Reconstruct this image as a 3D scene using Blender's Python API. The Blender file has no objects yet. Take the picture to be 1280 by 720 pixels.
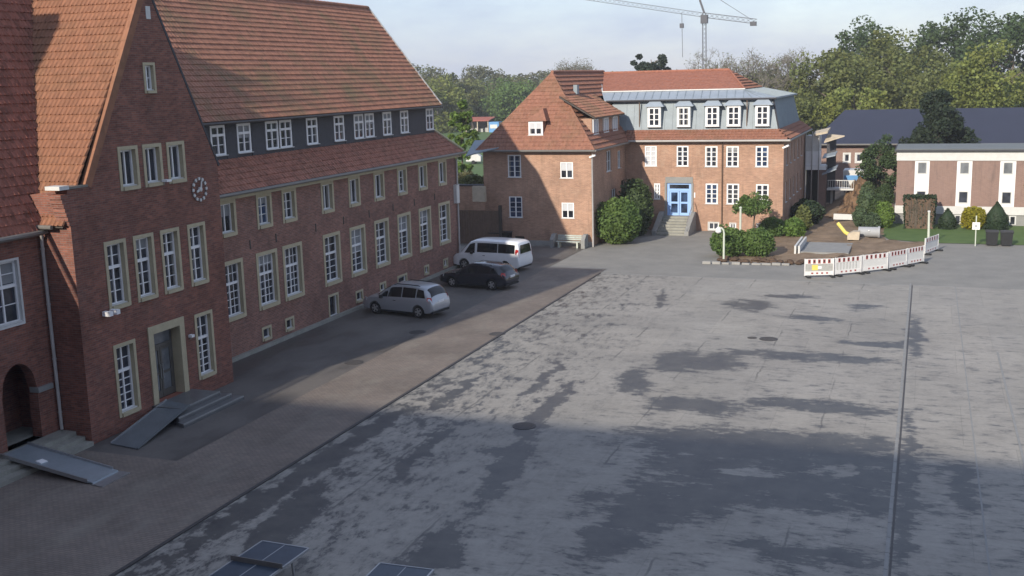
import bpy, bmesh, math, random
from mathutils import Vector, Matrix
R = math.radians
random.seed(7)
SC = bpy.context.scene
COL = SC.collection

# ------------------------------------------------------------------ camera
YAW, PITCH, ROLL = R(20.735), R(10.7376), R(-1.5062)
cam_d = bpy.data.cameras.new('camera')
cam_d.sensor_width = 36.0
cam_d.lens = 38.578
cam_d.clip_start = 0.1
cam_d.clip_end = 3000
cam = bpy.data.objects.new('camera', cam_d)
COL.objects.link(cam)
f0 = Vector((-math.sin(YAW), math.cos(YAW), 0))
rt = Vector((math.cos(YAW), math.sin(YAW), 0))
zz = Vector((0, 0, 1))
fwd = f0 * math.cos(PITCH) - zz * math.sin(PITCH)
dn = -(zz * math.cos(PITCH) + f0 * math.sin(PITCH))
cx = rt * math.cos(ROLL) - dn * math.sin(ROLL)
cy = -(rt * math.sin(ROLL) + dn * math.cos(ROLL))
M = Matrix((cx, cy, -fwd)).transposed().to_4x4()
M.translation = Vector((0, 0, 12.0))
cam.matrix_world = M
SC.camera = cam

# ------------------------------------------------------------------ sun, sky, exposure
TO_SUN = Vector((-0.49, -2.08, 1.0)).normalized()
sun_d = bpy.data.lights.new('sun', 'SUN')
sun_d.energy = 3.7
sun_d.angle = R(0.9)
sun_d.color = (1.0, 0.91, 0.78)
sun = bpy.data.objects.new('sun', sun_d)
COL.objects.link(sun)
sun.rotation_euler = TO_SUN.to_track_quat('Z', 'Y').to_euler()
sun.location = (-40, -80, 60)

W = bpy.data.worlds.new('World')
SC.world = W
W.use_nodes = True
wn, wl = W.node_tree.nodes, W.node_tree.links
wn.clear()
wout = wn.new('ShaderNodeOutputWorld')
wbg = wn.new('ShaderNodeBackground')
wbg.inputs['Strength'].default_value = 0.142
sky = wn.new('ShaderNodeTexSky')
sky.sky_type = 'NISHITA'
sky.sun_disc = False
sky.sun_elevation = math.asin(TO_SUN.z)
sky.sun_rotation = math.atan2(TO_SUN.x, TO_SUN.y)
sky.air_density = 1.0
sky.dust_density = 0.5
wtc = wn.new('ShaderNodeTexCoord')
wmap = wn.new('ShaderNodeMapping')
wmap.inputs['Scale'].default_value = (2.2, 2.2, 7.0)
wno = wn.new('ShaderNodeTexNoise')
wno.inputs['Scale'].default_value = 1.6
wno.inputs['Detail'].default_value = 7
wno.inputs['Roughness'].default_value = 0.6
wr = wn.new('ShaderNodeValToRGB')
wr.color_ramp.elements[0].position = 0.36
wr.color_ramp.elements[0].color = (0.62, 0.62, 0.62, 1)
wr.color_ramp.elements[1].position = 0.66
wr.color_ramp.elements[1].color = (0.9, 0.9, 0.9, 1)
wmix = wn.new('ShaderNodeMixRGB')
wmix.inputs[2].default_value = (2.35, 2.75, 3.85, 1)
wl.new(wtc.outputs['Generated'], wmap.inputs[0])
wl.new(wmap.outputs[0], wno.inputs['Vector'])
wl.new(wno.outputs['Fac'], wr.inputs[0])
wl.new(wr.outputs[0], wmix.inputs[0])
wl.new(sky.outputs[0], wmix.inputs[1])
wl.new(wmix.outputs[0], wbg.inputs['Color'])
wl.new(wbg.outputs[0], wout.inputs[0])

SC.view_settings.view_transform = 'Standard'
SC.view_settings.look = 'None'
SC.view_settings.gamma = 1
SC.view_settings.exposure = 0.54
SC.view_settings.use_curve_mapping = False
SC.cycles.max_bounces = 5
SC.cycles.diffuse_bounces = 3
SC.cycles.transparent_max_bounces = 4

# ------------------------------------------------------------------ materials
MATS = {}


def nodes(name):
    m = bpy.data.materials.new(name)
    m.use_nodes = True
    nt = m.node_tree
    b = nt.nodes['Principled BSDF']
    MATS[name] = m
    return m, nt, b


def N(nt, t, **kw):
    n = nt.nodes.new(t)
    for k, v in kw.items():
        if k in n.inputs:
            n.inputs[k].default_value = v
        else:
            setattr(n, k, v)
    return n


def math_(nt, op, a, b=None, clamp=False):
    n = nt.nodes.new('ShaderNodeMath')
    n.operation = op
    n.use_clamp = clamp
    for i, v in enumerate((a, b)):
        if v is None:
            continue
        if isinstance(v, (int, float)):
            n.inputs[i].default_value = v
        else:
            nt.links.new(v, n.inputs[i])
    return n.outputs[0]


def mixc(nt, fac, a, b, mode='MIX'):
    n = nt.nodes.new('ShaderNodeMixRGB')
    n.blend_type = mode
    for i, v in enumerate((fac, a, b)):
        if isinstance(v, (int, float)):
            n.inputs[i].default_value = v
        elif isinstance(v, tuple):
            n.inputs[i].default_value = (v[0], v[1], v[2], 1)
        else:
            nt.links.new(v, n.inputs[i])
    return n.outputs[0]


def ramp(nt, src, p0, p1, c0=0.0, c1=1.0):
    n = nt.nodes.new('ShaderNodeMapRange')
    n.inputs[1].default_value = p0
    n.inputs[2].default_value = p1
    n.inputs[3].default_value = c0
    n.inputs[4].default_value = c1
    nt.links.new(src, n.inputs[0])
    return n.outputs[0]


def noise(nt, vec, scale, detail=4, rough=0.55, sc=None):
    if sc:
        mp = nt.nodes.new('ShaderNodeMapping')
        mp.inputs['Scale'].default_value = sc
        nt.links.new(vec, mp.inputs[0])
        vec = mp.outputs[0]
    n = nt.nodes.new('ShaderNodeTexNoise')
    n.inputs['Scale'].default_value = scale
    n.inputs['Detail'].default_value = detail
    n.inputs['Roughness'].default_value = rough
    nt.links.new(vec, n.inputs['Vector'])
    return n.outputs['Fac']


def pos(nt):
    return nt.nodes.new('ShaderNodeNewGeometry').outputs['Position']


def bump(nt, b, h, strength=0.3, dist=0.02):
    n = nt.nodes.new('ShaderNodeBump')
    n.inputs['Strength'].default_value = strength
    n.inputs['Distance'].default_value = dist
    nt.links.new(h, n.inputs['Height'])
    nt.links.new(n.outputs[0], b.inputs['Normal'])


def pm(name, col, rough=0.7, var=0.18, scale=2.5, metal=0.0, spec=0.4, bmp=0.0, coat=0.0, fine=14.0):
    m, nt, b = nodes(name)
    b.inputs['Roughness'].default_value = rough
    b.inputs['Metallic'].default_value = metal
    b.inputs['Specular IOR Level'].default_value = spec
    if coat:
        b.inputs['Coat Weight'].default_value = coat
        b.inputs['Coat Roughness'].default_value = 0.05
    if var:
        tc = nt.nodes.new('ShaderNodeTexCoord').outputs['Object']
        a = noise(nt, tc, scale, 5, 0.6)
        f = noise(nt, tc, fine, 3, 0.6)
        s = math_(nt, 'ADD', math_(nt, 'MULTIPLY', a, 0.65), math_(nt, 'MULTIPLY', f, 0.35))
        k = ramp(nt, s, 0.3, 0.7, 1 - var, 1 + var)
        c = mixc(nt, 1.0, col, k, 'MULTIPLY')
        nt.links.new(c, b.inputs['Base Color'])
        if bmp:
            bump(nt, b, f, bmp)
    else:
        b.inputs['Base Color'].default_value = (*col, 1)
    return m


def brick_mat(name, c1, c2, mortar, var=0.35, bw=0.25, bh=0.077, dirt=0.0):
    m, nt, b = nodes(name)
    g = nt.nodes.new('ShaderNodeNewGeometry')
    sx = nt.nodes.new('ShaderNodeSeparateXYZ')
    nt.links.new(g.outputs['Position'], sx.inputs[0])
    sn = nt.nodes.new('ShaderNodeSeparateXYZ')
    nt.links.new(g.outputs['True Normal'], sn.inputs[0])
    isx = math_(nt, 'GREATER_THAN', math_(nt, 'ABSOLUTE', sn.outputs[0]), 0.6)
    u = math_(nt, 'ADD', math_(nt, 'MULTIPLY', isx, sx.outputs[1]),
              math_(nt, 'MULTIPLY', math_(nt, 'SUBTRACT', 1.0, isx), sx.outputs[0]))
    cb = nt.nodes.new('ShaderNodeCombineXYZ')
    nt.links.new(u, cb.inputs[0])
    nt.links.new(sx.outputs[2], cb.inputs[1])
    br = N(nt, 'ShaderNodeTexBrick', **{'Scale': 1.0, 'Mortar Size': 0.008, 'Mortar Smooth': 0.3, 'Bias': 0.0,
                                         'Brick Width': bw, 'Row Height': bh})
    br.inputs['Color1'].default_value = (*c1, 1)
    br.inputs['Color2'].default_value = (*c2, 1)
    br.inputs['Mortar'].default_value = (*mortar, 1)
    nt.links.new(cb.outputs[0], br.inputs['Vector'])
    n1 = noise(nt, g.outputs['Position'], 0.55, 6, 0.65)
    n2 = noise(nt, cb.outputs[0], 3.0, 4, 0.7, (0.9, 3.2, 1))
    s = math_(nt, 'ADD', math_(nt, 'MULTIPLY', n1, 0.5), math_(nt, 'MULTIPLY', n2, 0.5))
    k = ramp(nt, s, 0.32, 0.68, 1 - var, 1 + var)
    c = mixc(nt, 1.0, br.outputs['Color'], k, 'MULTIPLY')
    # pale lime bloom and soot with their own shapes
    n3 = noise(nt, cb.outputs[0], 1.1, 6, 0.7, (1.4, 0.55, 1))
    c = mixc(nt, ramp(nt, n3, 0.55, 0.78, 0, 0.45), c, (mortar[0], mortar[1], mortar[2]))
    n4 = noise(nt, g.outputs['Position'], 0.9, 6, 0.7)
    c = mixc(nt, ramp(nt, n4, 0.56, 0.78, 0, 0.45 + dirt), c, (c1[0] * .35, c1[1] * .45, c1[2] * .5))
    n5 = noise(nt, cb.outputs[0], 1.6, 6, 0.65, (1.6, 0.22, 1))
    c = mixc(nt, ramp(nt, n5, 0.54, 0.7, 0, 0.4), c, (c1[0] * .42, c1[1] * .5, c1[2] * .55))
    nt.links.new(c, b.inputs['Base Color'])
    b.inputs['Roughness'].default_value = 0.85
    b.inputs['Specular IOR Level'].default_value = 0.25
    bump(nt, b, math_(nt, 'SUBTRACT', 1.0, br.outputs['Fac']), 0.5, 0.012)
    return m


def tile_mat(name, col, moss=0.25, dark=0.3, var=0.28, mosscol=(0.13, 0.12, 0.06)):
    m, nt, b = nodes(name)
    p = pos(nt)
    sn = nt.nodes.new('ShaderNodeVectorMath')
    sn.operation = 'SNAP'
    sn.inputs[1].default_value = (0.19, 0.19, 0.24)
    nt.links.new(p, sn.inputs[0])
    wnz = nt.nodes.new('ShaderNodeTexWhiteNoise')
    nt.links.new(sn.outputs[0], wnz.inputs['Vector'])
    k = ramp(nt, wnz.outputs['Value'], 0, 1, 1 - var, 1 + var)
    c = mixc(nt, 1.0, col, k, 'MULTIPLY')
    n1 = noise(nt, p, 0.45, 6, 0.7)
    c = mixc(nt, ramp(nt, n1, 0.48, 0.72, 0, moss * 2), c, mosscol)
    n2 = noise(nt, p, 1.6, 6, 0.75)
    c = mixc(nt, ramp(nt, n2, 0.55, 0.75, 0, dark), c, (col[0] * .32, col[1] * .36, col[2] * .42))
    nt.links.new(c, b.inputs['Base Color'])
    b.inputs['Roughness'].default_value = 0.75
    b.inputs['Specular IOR Level'].default_value = 0.3
    bump(nt, b, noise(nt, p, 25, 3), 0.25, 0.01)
    return m


def leaf_mat(name, col, var=0.35):
    m, nt, b = nodes(name)
    p = pos(nt)
    g = nt.nodes.new('ShaderNodeNewGeometry')
    rnd = g.outputs['Random Per Island']
    k = ramp(nt, rnd, 0, 1, 1 - var, 1 + var)
    c = mixc(nt, 1.0, col, k, 'MULTIPLY')
    n1 = noise(nt, p, 0.35, 3)
    c = mixc(nt, ramp(nt, n1, 0.4, 0.65, 0, 0.45), c, (col[0] * 1.25, col[1] * 1.02, col[2] * 0.75))
    nt.links.new(c, b.inputs['Base Color'])
    b.inputs['Roughness'].default_value = 0.6
    b.inputs['Specular IOR Level'].default_value = 0.25
    tr = nt.nodes.new('ShaderNodeBsdfTranslucent')
    nt.links.new(c, tr.inputs['Color'])
    mx = nt.nodes.new('ShaderNodeMixShader')
    mx.inputs[0].default_value = 0.3
    nt.links.new(b.outputs[0], mx.inputs[1])
    nt.links.new(tr.outputs[0], mx.inputs[2])
    nt.links.new(mx.outputs[0], nt.nodes['Material Output'].inputs['Surface'])
    return m


def glass_mat(name, col, rough=0.06, var=0.6):
    m, nt, b = nodes(name)
    tc = pos(nt)
    n1 = noise(nt, tc, 1.3, 3)
    k = ramp(nt, n1, 0.35, 0.65, 1 - var, 1 + var)
    nt.links.new(mixc(nt, 1.0, col, k, 'MULTIPLY'), b.inputs['Base Color'])
    b.inputs['Roughness'].default_value = rough
    b.inputs['Specular IOR Level'].default_value = 0.5
    return m


brick_mat('brick_red', (0.265, 0.105, 0.072), (0.16, 0.066, 0.05), (0.19, 0.145, 0.125), 0.42)
brick_mat('brick_wing', (0.28, 0.132, 0.095), (0.185, 0.09, 0.07), (0.26, 0.21, 0.185), 0.42)
brick_mat('brick_warm', (0.43, 0.245, 0.165), (0.34, 0.19, 0.13), (0.44, 0.35, 0.27), 0.3)
brick_mat('brick_panel', (0.265, 0.17, 0.14), (0.235, 0.15, 0.125), (0.30, 0.23, 0.20), 0.1)
tile_mat('tile_gable', (0.265, 0.122, 0.07), 0.1, 0.3, 0.13)
tile_mat('tile_left', (0.27, 0.105, 0.072), 0.05, 0.2)
tile_mat('tile_wing', (0.31, 0.145, 0.092), 0.42, 0.4, 0.2, (0.15, 0.125, 0.065))
tile_mat('tile_skirt', (0.30, 0.128, 0.086), 0.1, 0.25)
tile_mat('tile_corner', (0.265, 0.122, 0.08), 0.16, 0.25, 0.14)
tile_mat('tile_new', (0.31, 0.13, 0.085), 0.03, 0.08, 0.12)
pm('stone_trim', (0.44, 0.385, 0.26), 0.85, 0.16, 2.0, bmp=0.1)
pm('stone_grey', (0.25, 0.25, 0.24), 0.85, 0.15, 2.0, bmp=0.1)
pm('white_paint', (0.78, 0.78, 0.78), 0.45, 0.05)
pm('white_dull', (0.58, 0.58, 0.56), 0.6, 0.1)
pm('grey_paint', (0.33, 0.34, 0.35), 0.6, 0.08)
pm('slate', (0.05, 0.05, 0.058), 0.7, 0.22, 5.0, bmp=0.2)
pm('zinc', (0.225, 0.268, 0.295), 0.55, 0.14, 1.2, fine=4)
pm('zinc_light', (0.29, 0.335, 0.38), 0.45, 0.12, 1.2, fine=4)
pm('gutter', (0.19, 0.18, 0.165), 0.5, 0.12, metal=0.3)
pm('pipe_grey', (0.42, 0.40, 0.38), 0.55, 0.12)
pm('timber_dark', (0.055, 0.045, 0.038), 0.6, 0.2)
pm('timber_brown', (0.13, 0.085, 0.06), 0.75, 0.25, 4.0)
pm('bronze_door', (0.10, 0.092, 0.08), 0.5, 0.2, 2)
pm('door_blue', (0.30, 0.48, 0.82), 0.45, 0.06)
pm('door_deep', (0.06, 0.16, 0.50), 0.4, 0.06)
pm('shade_black', (0.012, 0.012, 0.013), 0.9, 0.0)  # near-black colour standing in for shade inside rooms and openings
pm('concrete', (0.30, 0.295, 0.28), 0.85, 0.18, 1.5, bmp=0.15)
pm('concrete_step', (0.27, 0.265, 0.23), 0.85, 0.22, 2, bmp=0.15)
pm('step_wet', (0.125, 0.125, 0.125), 0.4, 0.2, 2)
pm('metal_ramp', (0.40, 0.46, 0.50), 0.4, 0.12, 2, metal=0.55)
pm('ramp_grey', (0.135, 0.15, 0.16), 0.45, 0.2, 2)
pm('steel', (0.42, 0.43, 0.44), 0.4, 0.1, metal=0.7)
pm('iron_cover', (0.075, 0.07, 0.068), 0.6, 0.2, 6, metal=0.3)
pm('black_plastic', (0.018, 0.019, 0.021), 0.5, 0.15)
pm('rubber', (0.014, 0.014, 0.015), 0.8, 0.1)
pm('rim_alloy', (0.50, 0.50, 0.50), 0.35, 0.05, metal=0.7)
pm('car_silver', (0.40, 0.42, 0.45), 0.3, 0.0, metal=0.35, coat=0.8)
pm('car_black', (0.010, 0.012, 0.024), 0.25, 0.0, coat=1.0)
pm('car_white', (0.80, 0.81, 0.82), 0.3, 0.0, coat=0.7)
pm('lamp_red', (0.42, 0.015, 0.015), 0.2, 0.0, coat=1.0)
pm('lamp_clear', (0.68, 0.68, 0.70), 0.15, 0.0, coat=1.0)
pm('red_plastic', (0.30, 0.06, 0.05), 0.5, 0.1)
pm('white_plastic', (0.70, 0.69, 0.67), 0.5, 0.1, 5)
pm('mesh_grey', (0.36, 0.36, 0.34), 0.6, 0.2, 6)
pm('yellow_plastic', (0.72, 0.60, 0.14), 0.5, 0.12)
pm('bench_slat', (0.42, 0.46, 0.42), 0.7, 0.2, 5)
pm('lamp_pole', (0.52, 0.56, 0.48), 0.5, 0.1)
pm('table_blue', (0.045, 0.062, 0.085), 0.35, 0.2, 3)
pm('navy_roof', (0.030, 0.034, 0.056), 0.6, 0.1, 0.6)
pm('flat_roof', (0.16, 0.175, 0.175), 0.8, 0.15, 0.8)
pm('bark', (0.13, 0.105, 0.08), 0.9, 0.25, 3, bmp=0.3)
pm('bark_grey', (0.17, 0.155, 0.135), 0.9, 0.25, 3)
pm('hedge_brown', (0.125, 0.082, 0.055), 0.9, 0.35, 3)
pm('crane_grey', (0.07, 0.072, 0.085), 0.6, 0.1)
pm('container_blue', (0.10, 0.27, 0.52), 0.5, 0.1)
pm('shed_roof', (0.32, 0.10, 0.07), 0.8, 0.15)
pm('wood_pale', (0.48, 0.41, 0.31), 0.75, 0.2)
pm('net_white', (0.62, 0.62, 0.60), 0.7, 0.1)
glass_mat('glass', (0.03, 0.034, 0.045))
glass_mat('glass_blue', (0.03, 0.05, 0.10))
glass_mat('glass_curtain', (0.16, 0.17, 0.18), 0.15, 0.3)
glass_mat('car_glass', (0.008, 0.009, 0.012), 0.05, 0.2)
pm('blind', (0.52, 0.53, 0.55), 0.7, 0.06)
pm('blind_dim', (0.22, 0.23, 0.24), 0.5, 0.1)
pm('curtain', (0.16, 0.155, 0.14), 0.7, 0.2, 6)
leaf_mat('leaf_bush', (0.105, 0.175, 0.05))
leaf_mat('leaf_bush_dark', (0.062, 0.1, 0.04))
leaf_mat('leaf_dark', (0.034, 0.058, 0.03))
leaf_mat('leaf_olive', (0.135, 0.16, 0.056))
leaf_mat('leaf_lime', (0.12, 0.2, 0.045))
leaf_mat('leaf_yellow', (0.26, 0.24, 0.02))
leaf_mat('leaf_spring', (0.18, 0.215, 0.06))
leaf_mat('leaf_brownish', (0.12, 0.13, 0.07))
leaf_mat('leaf_conifer', (0.032, 0.05, 0.03))
leaf_mat('leaf_topiary', (0.085, 0.128, 0.066))


def court_mat():
    m, nt, b = nodes('court_asphalt')
    p = pos(nt)
    big = noise(nt, p, 0.16, 5, 0.6)
    fine = noise(nt, p, 6, 5, 0.7)
    mid = noise(nt, p, 1.1, 6, 0.65)
    k = math_(nt, 'ADD', ramp(nt, big, 0.3, 0.7, 0.86, 1.12), ramp(nt, fine, 0.3, 0.7, -0.07, 0.07))
    k = math_(nt, 'ADD', k, ramp(nt, mid, 0.3, 0.7, -0.08, 0.08))
    base = mixc(nt, 1.0, (0.30, 0.283, 0.252), k, 'MULTIPLY')
    # coordinates warped by noise for ragged stains
    nz = nt.nodes.new('ShaderNodeTexNoise')
    nz.inputs['Scale'].default_value = 0.75
    nz.inputs['Detail'].default_value = 6
    nz.inputs['Roughness'].default_value = 0.65
    mpn = nt.nodes.new('ShaderNodeMapping')
    mpn.inputs['Scale'].default_value = (0.6, 1.3, 1)
    nt.links.new(p, mpn.inputs[0])
    nt.links.new(mpn.outputs[0], nz.inputs['Vector'])
    vm = nt.nodes.new('ShaderNodeVectorMath')
    vm.operation = 'SUBTRACT'
    nt.links.new(nz.outputs['Color'], vm.inputs[0])
    vm.inputs[1].default_value = (0.5, 0.5, 0.5)
    vs = nt.nodes.new('ShaderNodeVectorMath')
    vs.operation = 'MULTIPLY'
    vs.inputs[1].default_value = (2.0, 1.5, 0)
    nt.links.new(vm.outputs[0], vs.inputs[0])
    va = nt.nodes.new('ShaderNodeVectorMath')
    va.operation = 'ADD'
    nt.links.new(p, va.inputs[0])
    nt.links.new(vs.outputs[0], va.inputs[1])
    warped = va.outputs[0]

    def ell(cx, cy, rx, ry, ang=0.0):
        mp = nt.nodes.new('ShaderNodeMapping')
        mp.vector_type = 'TEXTURE'
        mp.inputs['Location'].default_value = (cx, cy, 0)
        mp.inputs['Rotation'].default_value = (0, 0, R(ang))
        mp.inputs['Scale'].default_value = (rx, ry, 1e4)
        nt.links.new(warped, mp.inputs[0])
        ln = nt.nodes.new('ShaderNodeVectorMath')
        ln.operation = 'LENGTH'
        nt.links.new(mp.outputs[0], ln.inputs[0])
        return math_(nt, 'SUBTRACT', 1.0, ln.outputs['Value'])
    darks = [(-4.4, 34.7, 4.8, 2.0), (-3.4, 31.3, 3.6, 1.7), (-5.8, 32.6, 2.2, 1.6), (-6.3, 29.6, 2.4, 1.6, 30), (-7.2, 27.2, 0.9, 2.6, -12),
             (-2.2, 36.0, 1.9, 1.0), (-2.4, 26.9, 1.8, 0.6), (-4.4, 47.2, 3.8, 0.8), (-8.8, 45.2, 1.9, 1.9, 30), (-3.4, 40.0, 2.8, 0.8),
             (-7.6, 38.9, 1.9, 1.0), (-1.3, 32.6, 1.0, 1.6), (-12.7, 36.6, 0.4, 4.0, 4), (-11.9, 30.4, 0.5, 3.2, 6), (-11.5, 24.2, 0.7, 2.0, 4),
             (-17.9, 29.0, 0.4, 6.5), (-16.4, 25.0, 0.6, 2.6, 8), (-15.2, 31.5, 0.3, 2.6, 5), (-14.2, 41.0, 0.25, 3.0, 3), (-16.8, 38.0, 0.25, 3.0), (-8.4, 57.5, 1.2, 1.6), (-13.2, 57.8, 0.25, 2.2, 10), (-6.8, 60.2, 1.5, 0.7),
             (-0.1, 33.0, 0.25, 6.5), (1.5, 33.0, 0.5, 2.2), (-0.1, 52.0, 0.35, 4.5), (-5.0, 55.0, 1.4, 0.5), (-2.6, 58.4, 0.9, 0.6), (3.6, 29.0, 0.3, 3.0),
             (-12.4, 32.1, 1.0, 0.45), (-10.5, 41.5, 0.7, 2.0, 14), (-1.6, 50.2, 1.6, 0.55)]
    mx = None
    for e in darks:
        v = ell(*e)
        mx = v if mx is None else math_(nt, 'MAXIMUM', mx, v)
    lights = [(-3.0, 28.8, 2.0, 0.9), (-4.9, 32.4, 1.5, 0.45), (-4.0, 42.9, 3.5, 1.5), (-1.9, 33.5, 0.5, 0.7), (-3.4, 37.6, 4.0, 0.4)]
    for e in lights:
        v = ell(*e)
        mx = math_(nt, 'SUBTRACT', mx, math_(nt, 'MAXIMUM', math_(nt, 'MULTIPLY', v, 1.6), 0.0))
    sep = nt.nodes.new('ShaderNodeSeparateXYZ')
    nt.links.new(p, sep.inputs[0])
    na = noise(nt, p, 2.4, 10, 0.8, (1.25, 0.5, 1))
    nb = noise(nt, p, 2.4, 10, 0.8, (0.5, 1.3, 1))
    wx = ramp(nt, sep.outputs[0], -13.5, -8.0)
    wx.node.clamp = True
    nn = math_(nt, 'ADD', math_(nt, 'MULTIPLY', na, math_(nt, 'SUBTRACT', 1.0, wx)), math_(nt, 'MULTIPLY', nb, wx))
    nn = ramp(nt, nn, 0.0, 1.0, -0.4, 1.4)
    nn.node.clamp = False
    nm = noise(nt, p, 0.95, 7, 0.68, (0.9, 1.0, 1))
    nn = math_(nt, 'ADD', nn, ramp(nt, nm, 0.3, 0.7, -0.19, 0.19))
    left = ramp(nt, sep.outputs[0], -18.7, -12.0, 0.15, 0.0)
    far = ramp(nt, sep.outputs[1], 30, 64, 0.02, -0.05)
    mxc = ramp(nt, mx, -0.35, 0.45, -0.02, 0.36)
    lvl = math_(nt, 'ADD', math_(nt, 'ADD', nn, mxc), math_(nt, 'ADD', left, far))
    hard = ramp(nt, lvl, 0.645, 0.685)
    soft = ramp(nt, lvl, 0.47, 0.66)
    mask = math_(nt, 'MAXIMUM', math_(nt, 'MULTIPLY', hard, 0.92), math_(nt, 'MULTIPLY', soft, 0.38))
    damp = mixc(nt, ramp(nt, mid, 0.35, 0.65), (0.046, 0.046, 0.048), (0.08, 0.078, 0.072))
    # slabs laid at different times
    sb = N(nt, 'ShaderNodeTexBrick', **{'Scale': 1.0, 'Mortar Size': 0.012, 'Brick Width': 3.1, 'Row Height': 4.6, 'Mortar Smooth': 0.4})
    sb.inputs['Color1'].default_value = (1.03, 1.025, 1.015, 1)
    sb.inputs['Color2'].default_value = (0.95, 0.955, 0.96, 1)
    sb.inputs['Mortar'].default_value = (0.82, 0.82, 0.82, 1)
    nt.links.new(p, sb.inputs['Vector'])
    base = mixc(nt, 1.0, base, sb.outputs['Color'], 'MULTIPLY')
    c = mixc(nt, mask, base, damp)
    # old sealing joints
    for xj, w in ((-15.6, 0.05), (-12.3, 0.05), (-9.1, 0.05), (-6.0, 0.045), (-3.0, 0.04)):
        d = math_(nt, 'ABSOLUTE', math_(nt, 'SUBTRACT', math_(nt, 'ADD', sep.outputs[0], ramp(nt, mid, 0.3, 0.7, -0.06, 0.06)), xj))
        brk = ramp(nt, noise(nt, p, 0.35, 3, 0.5), 0.46, 0.58, 0, 0.5)
        c = mixc(nt, math_(nt, 'MULTIPLY', ramp(nt, d, w, w * 0.5), brk), c, (0.06, 0.06, 0.06))
    nt.links.new(c, b.inputs['Base Color'])
    nt.links.new(ramp(nt, mask, 0, 1, 0.8, 0.42), b.inputs['Roughness'])
    b.inputs['Specular IOR Level'].default_value = 0.35
    bump(nt, b, fine, 0.25, 0.01)
    return m


court_mat()


def ground_mat(name, c0, c1, scale, streak=None, rough=0.85, wet=None, bmp=0.2):
    m, nt, b = nodes(name)
    p = pos(nt)
    a = noise(nt, p, scale, 6, 0.65, streak)
    f = noise(nt, p, scale * 14, 4, 0.65)
    s = math_(nt, 'ADD', math_(nt, 'MULTIPLY', a, 0.7), math_(nt, 'MULTIPLY', f, 0.3))
    c = mixc(nt, ramp(nt, s, 0.36, 0.64), c0, c1)
    b.inputs['Roughness'].default_value = rough
    if wet:
        w = ramp(nt, noise(nt, p, 0.3, 5, 0.6, (1, 0.5, 1)), 0.45, 0.6)
        c = mixc(nt, math_(nt, 'MULTIPLY', w, 0.7), c, wet)
        nt.links.new(ramp(nt, w, 0, 1, rough, 0.4), b.inputs['Roughness'])
    nt.links.new(c, b.inputs['Base Color'])
    b.inputs['Specular IOR Level'].default_value = 0.3
    bump(nt, b, f, bmp, 0.02)
    return m


ground_mat('grass', (0.06, 0.085, 0.03), (0.105, 0.125, 0.05), 0.22)
ground_mat('lawn', (0.065, 0.115, 0.032), (0.10, 0.155, 0.045), 0.8)
ground_mat('forecourt', (0.20, 0.195, 0.18), (0.27, 0.26, 0.235), 0.5)
ground_mat('parking', (0.112, 0.102, 0.094), (0.16, 0.145, 0.13), 0.4, (1, 0.6, 1), 0.8, (0.066, 0.061, 0.057))
ground_mat('soil', (0.14, 0.098, 0.062), (0.29, 0.21, 0.14), 0.8, bmp=0.8)
ground_mat('soil_dark', (0.06, 0.038, 0.026), (0.12, 0.078, 0.05), 0.9, bmp=0.8)


def paver_mat():
    m, nt, b = nodes('pavers')
    p = pos(nt)
    br = N(nt, 'ShaderNodeTexBrick', **{'Scale': 1.0, 'Mortar Size': 0.008, 'Brick Width': 0.21, 'Row Height': 0.105, 'Mortar Smooth': 0.2})
    br.inputs['Color1'].default_value = (0.225, 0.185, 0.155, 1)
    br.inputs['Color2'].default_value = (0.185, 0.155, 0.135, 1)
    br.inputs['Mortar'].default_value = (0.10, 0.09, 0.075, 1)
    nt.links.new(p, br.inputs['Vector'])
    k = ramp(nt, noise(nt, p, 0.35, 6, 0.65), 0.3, 0.7, 0.75, 1.2)
    c = mixc(nt, 1.0, br.outputs['Color'], k, 'MULTIPLY')
    g = ramp(nt, noise(nt, p, 0.8, 6, 0.7, (1, 0.4, 1)), 0.5, 0.7, 0, 0.5)
    c = mixc(nt, g, c, (0.26, 0.24, 0.2))
    nt.links.new(c, b.inputs['Base Color'])
    b.inputs['Roughness'].default_value = 0.8
    b.inputs['Specular IOR Level'].default_value = 0.3
    bump(nt, b, math_(nt, 'SUBTRACT', 1.0, br.outputs['Fac']), 0.3, 0.01)


paver_mat()

# ------------------------------------------------------------------ mesh helpers
ORG = {}


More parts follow.
